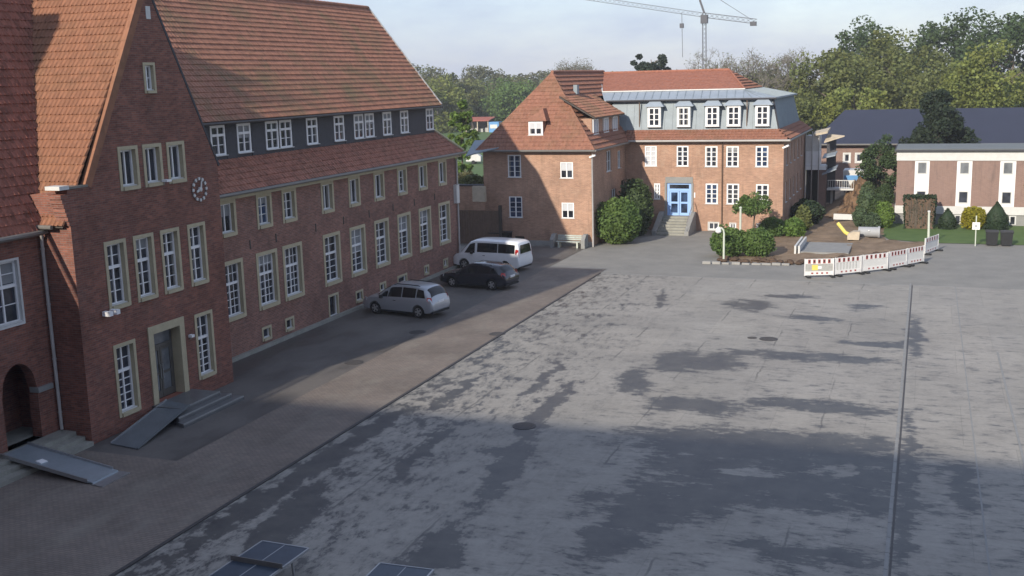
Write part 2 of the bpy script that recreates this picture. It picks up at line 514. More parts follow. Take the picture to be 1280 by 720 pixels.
class MB:
    def __init__(s):
        s.v, s.f = [], []

    def add(s, vs, fs):
        o = len(s.v)
        s.v += [tuple(v) for v in vs]
        s.f += [tuple(i + o for i in f) for f in fs]
        return s

    def quad(s, a, b, c, d):
        return s.add((a, b, c, d), ((0, 1, 2, 3),))

    def poly(s, pts):
        return s.add(pts, (tuple(range(len(pts))),))

    def box(s, x0, x1, y0, y1, z0, z1):
        v = [(x, y, z) for z in (z0, z1) for y in (y0, y1) for x in (x0, x1)]
        return s.add(v, ((0, 2, 3, 1), (4, 5, 7, 6), (0, 1, 5, 4), (2, 6, 7, 3), (0, 4, 6, 2), (1, 3, 7, 5)))

    def prism(s, pts, d):
        """polygon pts extruded along d"""
        n = len(pts)
        d = Vector(d)
        v = [Vector(p) for p in pts]
        v += [p + d for p in v]
        fs = [tuple(reversed(range(n))), tuple(range(n, 2 * n))]
        fs += [(i, (i + 1) % n, n + (i + 1) % n, n + i) for i in range(n)]
        return s.add(v, fs)

    def bar(s, a, b, w, h=None):
        """rectangular bar between two points"""
        h = h or w
        a, b = Vector(a), Vector(b)
        t = (b - a).normalized()
        u = t.cross(Vector((0, 0, 1)))
        if u.length < 1e-4:
            u = Vector((1, 0, 0))
        u.normalize()
        n = u.cross(t)
        q = [a + u * (i * w / 2) + n * (j * h / 2) for i, j in ((-1, -1), (1, -1), (1, 1), (-1, 1))]
        return s.prism(q, b - a)

    def tube(s, path, rad, n=8, caps=True):
        path = [Vector(p) for p in path]
        if not isinstance(rad, (list, tuple)):
            rad = [rad] * len(path)
        o = len(s.v)
        for i, p in enumerate(path):
            t = (path[min(i + 1, len(path) - 1)] - path[max(i - 1, 0)]).normalized()
            u = t.cross(Vector((0.13, 0.31, 0.94)))
            if u.length < 1e-3:
                u = t.cross(Vector((1, 0, 0)))
            u.normalize()
            w = t.cross(u)
            for k in range(n):
                a = 2 * math.pi * k / n
                s.v.append(tuple(p + (u * math.cos(a) + w * math.sin(a)) * rad[i]))
        for i in range(len(path) - 1):
            for k in range(n):
                a, b = o + i * n + k, o + i * n + (k + 1) % n
                s.f.append((a, b, b + n, a + n))
        if caps:
            s.f.append(tuple(o + k for k in reversed(range(n))))
            s.f.append(tuple(o + (len(path) - 1) * n + k for k in range(n)))
        return s

    def lathe(s, prof, c=(0, 0, 0), axis='Z', n=16):
        o = len(s.v)
        for r, z in prof:
            for k in range(n):
                a = 2 * math.pi * k / n
                p = (r * math.cos(a), r * math.sin(a), z)
                if axis == 'Y':
                    p = (p[0], p[2], p[1])
                if axis == 'X':
                    p = (p[2], p[0], p[1])
                s.v.append((p[0] + c[0], p[1] + c[1], p[2] + c[2]))
        m = len(prof)
        for i in range(m - 1):
            for k in range(n):
                a, b = o + i * n + k, o + i * n + (k + 1) % n
                s.f.append((a, b, b + n, a + n))
        s.f.append(tuple(o + k for k in reversed(range(n))))
        s.f.append(tuple(o + (m - 1) * n + k for k in range(n)))
        return s

    def mesh(s, name, mat, off=None, smooth=False, recalc=True):
        me = bpy.data.meshes.new(name)
        v = s.v
        if off is not None:
            v = [(a - off[0], b - off[1], c - off[2]) for a, b, c in v]
        me.from_pydata(v, [], s.f)
        if recalc:
            bm = bmesh.new()
            bm.from_mesh(me)
            bmesh.ops.recalc_face_normals(bm, faces=bm.faces)
            bm.to_mesh(me)
            bm.free()
        me.materials.append(MATS[mat])
        if smooth:
            me.polygons.foreach_set('use_smooth', [True] * len(me.polygons))
            if smooth is not True:
                me.set_sharp_from_angle(angle=R(smooth))
        me.update()
        return me

    def build(s, name, mat, parent=None, local=False, smooth=False, recalc=True, kind=None):
        off = None
        if parent is not None and not local:
            off = ORG[parent.name]
        o = bpy.data.objects.new(name, s.mesh(name, mat, off, smooth, recalc))
        COL.objects.link(o)
        if parent is not None:
            o.parent = parent
            ORG[o.name] = ORG.get(parent.name, (0, 0, 0))
        else:
            ORG[o.name] = (0, 0, 0)
        if kind:
            o['kind'] = kind
        return o


def tag(o, label, cat, group=None):
    o['label'] = label
    o['category'] = cat
    if group:
        o['group'] = group
    return o


def thing(name, label, cat, loc=(0, 0, 0), rz=0.0, group=None):
    o = bpy.data.objects.new(name, None)
    o.empty_display_size = 0.5
    COL.objects.link(o)
    o.location = loc
    o.rotation_euler = (0, 0, rz)
    ORG[o.name] = tuple(loc)
    return tag(o, label, cat, group)


def struct(name, mb, mat, **kw):
    o = mb.build(name, mat, **kw)
    o['kind'] = 'structure'
    return o


def place(name, me, parent, loc, rz=0.0):
    """part placed at world loc under an unrotated thing"""
    o = bpy.data.objects.new(name, me)
    COL.objects.link(o)
    o.parent = parent
    g = ORG.get(parent.name, (0, 0, 0))
    o.location = (loc[0] - g[0], loc[1] - g[1], loc[2] - g[2])
    o.rotation_euler = (0, 0, rz)
    return o


def sub(name, me, parent):
    o = bpy.data.objects.new(name, me)
    COL.objects.link(o)
    o.parent = parent
    return o


def copy_tree(o, parent=None):
    c = o.copy()
    COL.objects.link(c)
    c.parent = parent
    for ch in o.children:
        copy_tree(ch, c)
    return c


# wall made of strips between openings; axis 'X' means the wall runs along X (faces -Y / +Y)
def wall(mb, axis, c, u0, u1, z0, top, holes, depth, inward):
    """holes: (ua, ub, za, zb or function(u)); top: number or function(u)"""
    tf = top if callable(top) else (lambda u: top)
    cuts = {u0, u1}
    for h in holes:
        cuts |= {h[0], h[1]}
        if callable(h[3]):
            cuts |= {h[0] + (h[1] - h[0]) * k / 14 for k in range(15)}
    for x in getattr(top, 'knots', []):
        if u0 < x < u1:
            cuts.add(x)
    cuts = sorted(x for x in cuts if u0 - 1e-6 <= x <= u1 + 1e-6)

    def P(u, z, d=0.0):
        q = c + inward * d
        return (u, q, z) if axis == 'X' else (q, u, z)
    for a, b in zip(cuts, cuts[1:]):
        if b - a < 1e-5:
            continue
        mid = (a + b) / 2
        hs = sorted((h for h in holes if h[0] - 1e-6 < mid < h[1] + 1e-6), key=lambda h: h[2])
        la, lb = z0, z0
        for h in hs:
            if h[2] > la + 1e-5:
                mb.quad(P(a, la), P(b, lb), P(b, h[2]), P(a, h[2]))
                mb.quad(P(a, h[2]), P(b, h[2]), P(b, h[2], depth), P(a, h[2], depth))
            hf = h[3] if callable(h[3]) else (lambda u, hh=h: hh[3])
            la, lb = hf(a), hf(b)
            mb.quad(P(a, la), P(b, lb), P(b, lb, depth), P(a, la, depth))
        mb.quad(P(a, la), P(b, lb), P(b, tf(b)), P(a, tf(a)))
    for h in holes:
        hf = h[3] if callable(h[3]) else (lambda u, hh=h: hh[3])
        for u in (h[0], h[1]):
            mb.quad(P(u, h[2]), P(u, hf(u)), P(u, hf(u), depth), P(u, h[2], depth))


WCACHE = {}


def window_meshes(w, h, rx, rows, split, ring, depth, surr, fw=0.07, mullion=0.06, munt=0.028):
    key = (round(w, 3), round(h, 3), rx, rows, split, ring, depth, surr, fw, mullion, munt)
    if key in WCACHE:
        return WCACHE[key]
    # local: x across, -y outward, origin bottom centre of the whole opening
    iw, ih = w - 2 * ring, h - 2 * ring
    z0 = ring
    x0 = -iw / 2
    F = MB()
    d0, d1 = depth - 0.04, depth + 0.05
    F.box(x0, x0 + fw, d0, d1, z0, z0 + ih)
    F.box(-x0 - fw, -x0, d0, d1, z0, z0 + ih)
    F.box(x0 + fw, -x0 - fw, d0, d1, z0, z0 + fw)
    F.box(x0 + fw, -x0 - fw, d0, d1, z0 + ih - fw, z0 + ih)
    zb, zt = z0 + fw, z0 + ih - fw
    secs = [(zb, zt)]
    if split:
        zs = z0 + ih * split
        F.box(x0 + fw, -x0 - fw, d0 - 0.015, d1, zs - 0.055, zs + 0.055)
        secs = [(zb, zs - 0.055), (zs + 0.055, zt)]
    for i, (a, b) in enumerate(secs):
        if mullion:
            F.box(-mullion / 2, mullion / 2, d0 + 0.003, d1, a, b)
        nr = rows if not split else (rows[i])
        for k in range(1, nr):
            z = a + (b - a) * k / nr
            F.box(x0 + fw, -x0 - fw, d0 + 0.02, d1 - 0.01, z - munt / 2, z + munt / 2)
        half = (iw / 2 - fw - mullion / 2)
        for k in range(1, rx):
            for sgn in (-1, 1):
                xx = sgn * (mullion / 2 + half * k / rx)
                F.box(xx - munt / 2, xx + munt / 2, d0 + 0.024, d1 - 0.014, a, b)
    G = MB()
    G.box(x0 + 0.01, -x0 - 0.01, depth + 0.02, depth + 0.03, z0 + 0.01, z0 + ih - 0.01)
    out = {'frame': F.mesh('window', 'white_paint'), 'G': G}
    if surr:
        S = MB()
        x1 = w / 2 + 0.0
        y0, y1 = -0.03, depth + 0.055
        S.box(-x1, -x1 + ring, y0, y1, 0, h)
        S.box(x1 - ring, x1, y0, y1, 0, h)
        S.box(-x1 + ring, x1 - ring, y0, y1, h - ring, h)
        S.box(-x1 + ring, x1 - ring, y0 - 0.05, y1, 0, ring)
        out['surround'] = S.mesh('surround', surr)
    L = MB()
    L.box(-iw / 2 - (0.0 if surr else 0.05), iw / 2 + (0.0 if surr else 0.05), (0.03 if surr else -0.06), depth - 0.041, z0 + 0.002, z0 + 0.035)
    out['sill'] = L.mesh('sill', 'white_dull')
    WCACHE[key] = out
    return out


GC = {}
WR = random.Random(12)


def window(parent, name, u, z, w, h, face, c, rx=1, rows=3, split=None, ring=0.12, depth=0.16, surr='stone_trim', glass='glass', **kw):
    """u = centre along the wall, z = bottom; face 'E' looks to +X, 'S' looks to -Y"""
    ms = window_meshes(w, h, rx, rows, split, ring, depth, surr, **kw)
    loc = (c, u, z) if face == 'E' else (u, c, z)
    o = place(name, ms['frame'], parent, loc, math.pi / 2 if face == 'E' else 0)
    gk = (id(ms), glass)
    if gk not in GC:
        GC[gk] = ms['G'].mesh('glass', glass)
    sub('glass', GC[gk], o)
    sub('sill', ms['sill'], o)
    if surr:
        sub('surround', ms['surround'], o)
    q = WR.random()
    if glass != 'blind' and w > .9 and q < .42:
        iw, ih = w - 2 * ring - .06, h - 2 * ring - .06
        b_ = MB()
        y0, y1 = depth + .012, depth + .017
        if q < .2:
            hh = ih * WR.uniform(.2, .55)
            b_.box(-iw / 2, iw / 2, y0, y1, ring + .03 + ih - hh, ring + .03 + ih)
            sub('blind', b_.mesh('blind', 'blind_dim'), o)
        else:
            ww = iw * WR.uniform(.14, .26)
            b_.box(-iw / 2, -iw / 2 + ww, y0, y1, ring + .03, ring + .03 + ih)
            b_.box(iw / 2 - ww, iw / 2, y0, y1, ring + .03, ring + .03 + ih)
            sub('curtain', b_.mesh('curtain', 'curtain'), o)
    return o


def tiles(parent, P0, U, S, Ls, ulo, uhi, mat, tw=0.24, course=0.34, amp=0.035, step=0.045, name='roof_tiles'):
    """pan tiles on a plane; P0 eave corner, U along eave, S up slope; ulo/uhi functions of slope distance"""
    P0, U, S = Vector(P0), Vector(U).normalized(), Vector(S).normalized()
    Nn = U.cross(S)
    if Nn.z < 0:
        Nn = -Nn
    mb = MB()
    n = max(1, int(round(Ls / course)))
    cs = Ls / n
    prof = [(0.0, 0.0), (0.3, 0.9), (0.55, 0.25), (0.8, 0.0)]
    for k in range(n):
        s0 = k * cs
        s1 = s0 + cs * 1.08
        if k == n - 1:
            s1 = Ls
        sm = s0 + cs * 0.5
        a, b = ulo(sm), uhi(sm)
        if b - a < 0.08:
            continue
        us = []
        j = math.floor(a / tw)
        while j * tw < b:
            jit = random.uniform(-0.006, 0.012)
            for f, hgt in prof:
                u = (j + f) * tw
                if a <= u <= b:
                    us.append((u, hgt * amp + jit))
            j += 1
        us = [(a, 0.0)] + us + [(b, 0.0)]
        lo = [P0 + U * u + S * s0 + Nn * (step + hh) for u, hh in us]
        hi = [P0 + U * u + S * s1 + Nn * (0.012 + hh * 0.7) for u, hh in us]
        bt = [P0 + U * u + S * (s0 + 0.01) - Nn * 0.0 for u, hh in us]
        m = len(us)
        o = len(mb.v)
        mb.v += [tuple(q) for q in bt + lo + hi]
        for i in range(m - 1):
            mb.f.append((o + i, o + i + 1, o + m + i + 1, o + m + i))
            mb.f.append((o + m + i, o + m + i + 1, o + 2 * m + i + 1, o + 2 * m + i))
    ob = mb.build(name, mat, parent, recalc=False)
    ob['kind'] = 'stuff'
    return ob


def cap(parent, a, b, mat, r=0.13, name='ridge_cap'):
    a, b = Vector(a), Vector(b)
    L = (b - a).length
    n = max(2, int(L / 0.4))
    mb = MB()
    for i in range(n):
        p, q = a.lerp(b, i / n), a.lerp(b, (i + 1.06) / n)
        mb.tube([p, q], [r, r * 0.86], 8, True)
    return mb.build(name, mat, parent, smooth=40)


def downpipe(parent, x, y, z0, z1, r=0.055, mat='pipe_grey', bend=None):
    mb = MB()
    path = [(x, y, z0), (x, y, z1)]
    if bend:
        path += [(x + bend[0] * .5, y + bend[1] * .5, z1 + 0.25), (x + bend[0], y + bend[1], z1 + 0.35)]
    mb.tube(path, r, 8)
    z = z0 + 0.6
    while z < z1:
        mb.tube([(x, y, z), (x, y, z + 0.05)], r * 1.25, 8)
        z += 1.9
    return mb.build('downpipe', mat, parent, smooth=40)


def gutter(parent, a, b, r=0.075, mat='gutter'):
    return MB().tube([a, b], r, 8).build('gutter', mat, parent, smooth=40)


# ------------------------------------------------------------------ ground
def sheet(x0, x1, y0, y1, z):
    return MB().quad((x0, y0, z), (x1, y0, z), (x1, y1, z), (x0, y1, z))


struct('ground', sheet(-900, 900, -300, 1600, -0.02), 'grass')
struct('yard_apron', sheet(-60, 40, -30, 140, -0.012), 'forecourt')
struct('schoolyard', sheet(-18.7, 34, -0.5, 65.0, 0.0), 'court_asphalt')
struct('paved_strip', sheet(-22.6, -18.75, -0.5, 66.5, 0.002), 'pavers')
struct('parking_lane', sheet(-28.7, -22.6, 28.2, 74.9, 0.004), 'parking')
struct('paved_corner', sheet(-28.7, -22.6, -0.5, 28.2, 0.003), 'pavers')
struct('field', sheet(-220, -30.8, 78, 300, 0.0), 'lawn')
struct('lawn', MB().poly([(-3.0, 85.5, 0.02), (-2.2, 82.8, 0.02), (0.3, 81.6, 0.02), (34, 81.6, 0.02), (34, 91.6, 0.02), (-2.4, 91.6, 0.02)]), 'lawn')
mb = MB().box(-18.78, -18.66, -0.5, 65.06, -0.05, 0.035)
struct('yard_edging', mb, 'iron_cover')
# drainage channel and expansion joints across the yard
mb = MB()
for i in range(66):
    mb.box(-0.54, -0.44, -0.4 + i * 1.0, 0.575 + i * 1.0, -0.03, 0.010)
struct('drain_channel', mb, 'stone_grey')
struct('drain_slot', sheet(-0.42, -0.36, -0.5, 65.0, 0.006), 'iron_cover')
struct('yard_joint', sheet(1.85, 1.90, -0.5, 65.0, 0.006), 'stone_grey')
struct('yard_joint', MB().box(3.2, 3.28, 18, 50, -0.02, 0.012), 'stone_grey')
struct('yard_joint', sheet(-18.6, 1.8, 64.92, 65.02, 0.006), 'concrete')
# plinth strip along the wing
struct('wall_plinth', MB().box(-28.6, -28.38, 37.2, 65.7, -0.1, 0.16), 'concrete_step')

# soil of the building site
mb = MB()
nx, ny = 34, 44
for j in range(ny + 1):
    for i in range(nx + 1):
        x = -13.4 + 14.6 * i / nx
        y = 69.4 + 45 * (j / ny) ** 1.15
        h = 0.05
        e = min(i, nx - i) / 3.0
        h += 0.22 * math.sin(x * 1.7 + y * 0.6) * math.cos(y * 0.9 - x) + random.uniform(-0.05, 0.08)
        bank = math.exp(-((x + 5.6) / 2.1) ** 2) * max(0, min(1, (y - 93) / 9)) * 1.5
        trench = -0.12 if 70 < y < 73 else 0
        h = max(0.012, h * 0.55 + bank + trench)
        if y < 84 and x < -7.5:
            h *= 0.35
        front = max(0.0, min(1.0, (y - (71.2 + 0.9 * max(0.0, x + 6.5))) / 1.2)) if x > -6.5 else max(0.0, min(1.0, (y - 70.2) / 1.0))
        edge = min(1, e) * front
        if x > -2.6 and y > 82:
            edge *= 0.0
        z = -0.06 + (h + 0.06) * edge
        mb.v.append((x, y, z))
for j in range(ny):
    for i in range(nx):
        a = j * (nx + 1) + i
        mb.f.append((a, a + 1, a + nx + 2, a + nx + 1))
struct('soil', mb, 'soil', smooth=True, recalc=False)
mb = MB()
for k in range(60):
    x = random.uniform(-12.5, 0.2)
    y = 70.6 + max(0, x + 6.5) * 0.95 + random.uniform(0.0, 1.3)
    r = random.uniform(0.1, 0.32)
    mb.lathe([(r * .5, -0.05), (r, r * .25), (r * .75, r * .6), (r * .2, r * .8)], (x, y, 0.02), 'Z', 7)
o = mb.build('soil_clods', 'soil_dark')
o['kind'] = 'stuff'

ground_mat('earth_orange', (0.095, 0.058, 0.034), (0.25, 0.155, 0.088), 1.3, bmp=1.0)
mb = MB()
nx, ny = 44, 60
rb = random.Random(77)
for j in range(ny + 1):
    for i in range(nx + 1):
        x = -9.2 + 5.6 * i / nx
        y = 93.0 + 19 * j / ny
        prof = math.exp(-((x + 5.15) / 1.35) ** 2) * min(1.0, (y - 93.0) / 7.5) * 2.4
        side = min(1.0, i / 3.0, (nx - i) / 3.0) * min(1.0, j / 2.0)
        h = prof + 0.35 * math.sin(x * 3.1 + y * 1.3) * math.sin(y * 2.1 - x) * min(1.0, prof) + rb.uniform(-.28, .3) * min(1.0, .3 + prof)
        mb.v.append((x + rb.uniform(-.06, .06), y + rb.uniform(-.1, .1), -0.1 + max(0, h + .25) * side))
for j in range(ny):
    for i in range(nx):
        a = j * (nx + 1) + i
        mb.f.append((a, a + 1, a + nx + 2, a + nx + 1))
struct('earth_bank', mb, 'earth_orange', smooth=20, recalc=False)

# ------------------------------------------------------------------ gable house (left)
XG = -26.5
G = thing('gable_house', 'tall dark red brick gable house with clock and stone framed door', 'house', (XG, 33, 0))


def gtop(y):
    if y <= 29.63:
        return 8.82
    if y <= 33.6:
        return 8.84 + (y - 29.63) * 1.741
    return 15.75 - (y - 33.6) * 1.91


gtop.knots = [29.63, 33.6]
LW = [(30.76, 0.52, 1.16, 2.65), (35.41, 0.66, 1.16, 2.64)]
MW = [(30.76, 4.42, 1.12, 2.42), (32.27, 4.42, 1.12, 2.42), (33.78, 4.42, 1.12, 2.42), (35.40, 4.42, 1.12, 2.42)]
UW = [(31.86, 8.5, 1.06, 1.55), (33.18, 8.5, 1.06, 1.55), (34.53, 8.5, 1.06, 1.55)]
AW = [(33.4, 11.86, 0.66, 1.1)]
holes = [(y - w / 2 + .01, y + w / 2 - .01, z + .01, z + h - .01) for y, z, w, h in LW + MW + UW + AW]
holes += [(32.07, 34.13, 0.45, 3.39), (33.5, 33.74, 14.5, 14.95)]
mb = MB()
wall(mb, 'Y', XG, 28.75, 37.1, 0, gtop, holes, 0.35, -1)
mb.quad((XG, 28.75, 0), (-36, 28.75, 0), (-36, 28.75, 7.7), (XG, 28.75, 8.82))
mb.quad((XG, 37.1, 0), (-36, 37.1, 0), (-36, 37.1, 9.0), (XG, 37.1, 9.06))
mb.poly([(-36, 28.75, 0), (-36, 37.1, 0), (-36, 37.1, 9), (-36, 33.6, 15.6), (-36, 28.75, 7.8)])
# corbelled kneeler on the left shoulder
for k in range(7):
    mb.box(-27.0, XG - 0.002, 28.75 - 0.045 * (k + 1), 28.755, 7.62 + k * 0.15, 7.77 + k * 0.15)
mb.build('wall', 'brick_red', G)
MB().box(-36.2, -26.9, 28.76, 37.0, -0.2, 0.0).build('footing', 'concrete', G)
MB().box(-27.2, -27.1, 29.0, 37.0, 0.2, 8.7).box(-27.2, -27.1, 31.2, 35.2, 8.72, 10.6).box(-27.2, -27.1, 32.9, 34.0, 10.62, 13.5).build('dark_backing', 'shade_black', G)  # added black sheets stand in for the dark rooms behind the windows
mb = MB()
mb.box(-27.05, XG + 0.05, 28.36, 28.8, 8.823, 8.95)
mb.build('kneeler_cap', 'white_dull', G)
MB().box(-26.9, XG + 0.04, 28.802, 29.7, 8.823, 8.9).build('kneeler_slab', 'gutter', G)
mb = MB()
for (a, b) in (((29.63, 8.9), (33.6, 15.82)), ((33.6, 15.82), (37.2, 8.94))):
    MB().bar((XG - 0.08, a[0] + (.1 if a[0] < 30 else 0), a[1] - (.06 if a[0] < 30 else 0)), (XG - 0.08, b[0], b[1] - (.06 if a[0] < 30 else 0)), 0.2, 0.3 if a[0] < 30 else 0.1).build('coping', 'tile_gable' if a[0] < 30 else 'slate', G)
for i, (y, z, w, h) in enumerate(LW):
    window(G, 'window', y, z, w, h, 'E', XG, 1, (5, 2), 0.62, 0.13, 0.19)
for i, (y, z, w, h) in enumerate(MW):
    window(G, 'window', y, z, w, h, 'E', XG, 1, (3, 2), 0.62, 0.13, 0.19)
for y, z, w, h in UW:
    window(G, 'window', y, z, w, h, 'E', XG, 1, 1, None, 0.13, 0.19)
for y, z, w, h in AW:
    window(G, 'window', y, z, w, h, 'E', XG, 1, 2, None, 0.1, 0.15)
MB().box(XG - 0.18, XG + 0.02, 33.5, 33.74, 14.5, 14.95).build('vent_slit', 'white_dull', G)
# entrance: stone surround, bronze leaves, transom
mb = MB()
mb.box(XG - 0.45, XG + 0.05, 32.05, 32.33, 0.45, 3.4)
mb.box(XG - 0.45, XG + 0.05, 33.87, 34.15, 0.45, 3.4)
mb.box(XG - 0.45, XG + 0.05, 32.33, 33.87, 3.1, 3.4)
ds = mb.build('door_surround', 'stone_trim', G)
mb = MB()
dx = XG - 0.38
mb.box(dx - .06, dx, 32.33, 32.42, 0.45, 3.1)
mb.box(dx - .06, dx, 33.78, 33.87, 0.45, 3.1)
mb.box(dx - .06, dx + .03, 32.42, 33.78, 2.42, 2.54)
mb.box(dx - .06, dx, 32.42, 33.78, 3.02, 3.1)
for a, b in ((32.43, 33.09), (33.11, 33.77)):
    mb.box(dx - .05, dx + .01, a, a + .1, 0.46, 2.41)
    mb.box(dx - .05, dx + .01, b - .1, b, 0.46, 2.41)
    mb.box(dx - .05, dx + .01, a + .1, b - .1, 2.3, 2.41)
    mb.box(dx - .05, dx + .01, a + .1, b - .1, 1.35, 1.45)
    mb.box(dx - .05, dx + .01, a + .1, b - .1, 0.46, 0.72)
dr = mb.build('door', 'bronze_door', G)
mb = MB()
mb.box(dx - .03, dx - .02, 32.42, 33.78, 0.5, 3.05)
mb.build('door_glass', 'glass_curtain', dr)
mb = MB().tube([(dx + .05, 33.04, 1.2), (dx + .05, 33.04, 1.75)], 0.018, 6).tube([(dx + .05, 33.16, 1.2), (dx + .05, 33.16, 1.75)], 0.018, 6)
mb.build('door_handle', 'steel', dr)
# clock: ring of pale hour marks and hands
ck = thing('gable_clock', 'open clock ring of white hour marks on the gable wall', 'clock', (XG + 0.05, 35.78, 8.12))
mb = MB()
for k in range(12):
    a = k * math.pi / 6
    r0, r1 = 0.36, 0.47
    mb.bar((XG + .05, 35.78 + r0 * math.sin(a), 8.12 + r0 * math.cos(a)), (XG + .05, 35.78 + r1 * math.sin(a), 8.12 + r1 * math.cos(a)), 0.04, 0.10)
mb.build('hour_marks', 'white_dull', ck)
mb = MB()
for k in range(36):
    a, b = 2 * math.pi * k / 36, 2 * math.pi * (k + 1) / 36
    mb.bar((XG + .03, 35.78 + .44 * math.sin(a), 8.12 + .44 * math.cos(a)), (XG + .03, 35.78 + .44 * math.sin(b), 8.12 + .44 * math.cos(b)), 0.025, 0.03)
mb.build('ring', 'gutter', ck)
mb = MB()
mb.bar((XG + .08, 35.78, 8.12), (XG + .08, 35.55, 8.04), 0.03, 0.08)
mb.bar((XG + .10, 35.78, 8.06), (XG + .10, 35.86, 8.44), 0.03, 0.06)
mb.lathe([(0.09, 0.02), (0.09, 0.11), (0.05, 0.13)], (XG, 35.78, 8.12), 'X', 10)
mb.build('hands', 'white_dull', ck)
# roof
rf = MB()
rf.poly([(XG - .2, 28.6, 7.55), (XG - .2, 33.6, 15.55), (-36, 33.6, 15.55), (-36, 28.6, 7.55)])
rf.poly([(XG - .2, 33.6, 15.55), (XG - .2, 37.25, 8.6), (-36, 37.25, 8.6), (-36, 33.6, 15.55)])
rf = rf.build('roof', 'timber_dark', G)
sl = math.hypot(5.0, 8.0)


def vx(s):  # valley x for slope distance s
    z = 7.6 + s * 8.0 / sl
    return -27.9 - (z - 7.8) / 1.98


tiles(rf, (-40, 28.6, 7.6), (1, 0, 0), (0, 5.0, 8.0), sl, lambda s: vx(s) + 40, lambda s: 40 + XG - 0.12, 'tile_gable', 0.19, 0.33, 0.07)
cap(rf, (XG - .1, 33.6, 15.72), (-33, 33.6, 15.72), 'tile_gable')
s2 = math.hypot(3.7, 7.0)
tiles(rf, (XG - 0.3, 37.3, 8.55), (-1, 0, 0), (0, -3.7, 7.0), s2, lambda s: 0, lambda s: 9, 'tile_gable', 0.24, 0.34)
MB().bar((-27.95, 28.75, 7.86), (-32.4, 34.3, 16.68), 0.3, 0.05).build('valley_flashing', 'zinc_light', rf)
gutter(G, (-27.85, 28.48, 7.58), (-27.05, 28.48, 7.58))

# floodlight pair / cameras on the gable wall
t = thing('wall_camera', 'pair of white boxy cameras on the gable wall beside the upper windows', 'camera', (XG, 29.85, 4.35))
MB().bar((XG, 29.9, 4.3), (XG + .3, 29.9, 4.36), 0.05).build('bracket', 'gutter', t)
for dy in (-0.14, 0.22):
    MB().box(XG + .1, XG + .42, 29.85 + dy, 30.03 + dy, 4.34, 4.5).build('camera_housing', 'white_paint', t)
t = thing('wall_lamp', 'tiny white lamp on the wall right of the brown entrance', 'lamp', (XG, 34.48, 2.5))
MB().box(XG, XG + .16, 34.4, 34.58, 2.5, 2.6).build('lamp_body', 'white_paint', t)
MB().box(XG, XG + .05, 34.44, 34.54, 2.42, 2.5).build('bracket', 'gutter', t)
t = thing('spotlight', 'small white spotlight below the three top gable windows', 'lamp', (XG, 33.66, 8.55))
MB().box(XG + .05, XG + .3, 33.52, 33.8, 8.62, 8.7).build('lamp_body', 'white_paint', t)
MB().box(XG, XG + .06, 33.62, 33.7, 8.5, 8.62).build('bracket', 'gutter', t)

# ------------------------------------------------------------------ entrance platform, steps, ramp
t = thing('entrance_steps', 'dark wet stone platform with two steps before the gable door', 'steps', (-25.4, 33, 0))
MB().box(XG, -25.2, 31.95, 34.35, 0, 0.45).build('platform', 'step_wet', t)
MB().poly([(-25.2, 31.5, .3), (-24.9, 31.4, .3), (-24.9, 34.65, .3), (XG, 34.65, .3), (XG, 34.35, .3), (-25.2, 34.35, .3)]).prism(
    [(-25.2, 31.5, 0), (-24.9, 31.4, 0), (-24.9, 34.65, 0), (XG, 34.65, 0), (XG, 34.36, 0), (-25.19, 34.36, 0)], (0, 0, .298)).build('step', 'step_wet', t)
MB().prism([(-24.898, 31.3, 0), (-24.55, 31.2, 0), (-24.55, 34.95, 0), (XG, 34.95, 0), (XG, 34.652, 0), (-24.898, 34.652, 0)], (0, 0, .15)).build('step', 'step_wet', t)
MB().box(-25.24, -25.196, 31.95, 34.352, 0.40, 0.456).build('nosing', 'stone_grey', t)
MB().box(-24.94, -24.894, 31.4, 34.655, 0.25, 0.306).build('nosing', 'stone_grey', t)
MB().box(-24.60, -24.545, 31.2, 34.955, 0.10, 0.156).build('nosing', 'stone_grey', t)
t = thing('access_ramp', 'grey metal ramp rising along the gable wall to the brown entrance', 'ramp', (-25.6, 30.5, 0))
MB().prism([(-25.9, 28.95, 0.01), (-24.6, 28.75, 0.01), (-25.1, 32.35, 0.46), (-26.35, 32.6, 0.46)], (0, 0, 0.04)).build('deck', 'ramp_grey', t)
MB().bar((-25.9, 28.95, 0.06), (-26.35, 32.6, 0.52), 0.03, 0.07).build('edge_rail', 'steel', t)
MB().bar((-24.6, 28.75, 0.06), (-25.1, 32.35, 0.52), 0.03, 0.05).build('edge_rail', 'ramp_grey', t)
for y in (30.2, 31.5):
    MB().box(-25.9, -25.1, y, y + .06, 0, 0.01 + (y - 29) * .12).build('support', 'ramp_grey', t)

# ------------------------------------------------------------------ arcade wing (far left edge)
XL = -27.8
Lb = thing('arcade_wing', 'dark brick wing with arched doorway at the left edge of the picture', 'house', (XL, 20, 0))


def arch(u):
    k = max(0.0, 1 - ((u - 27.1) / 0.76) ** 2)
    return 2.2 + 1.0 * math.sqrt(k)


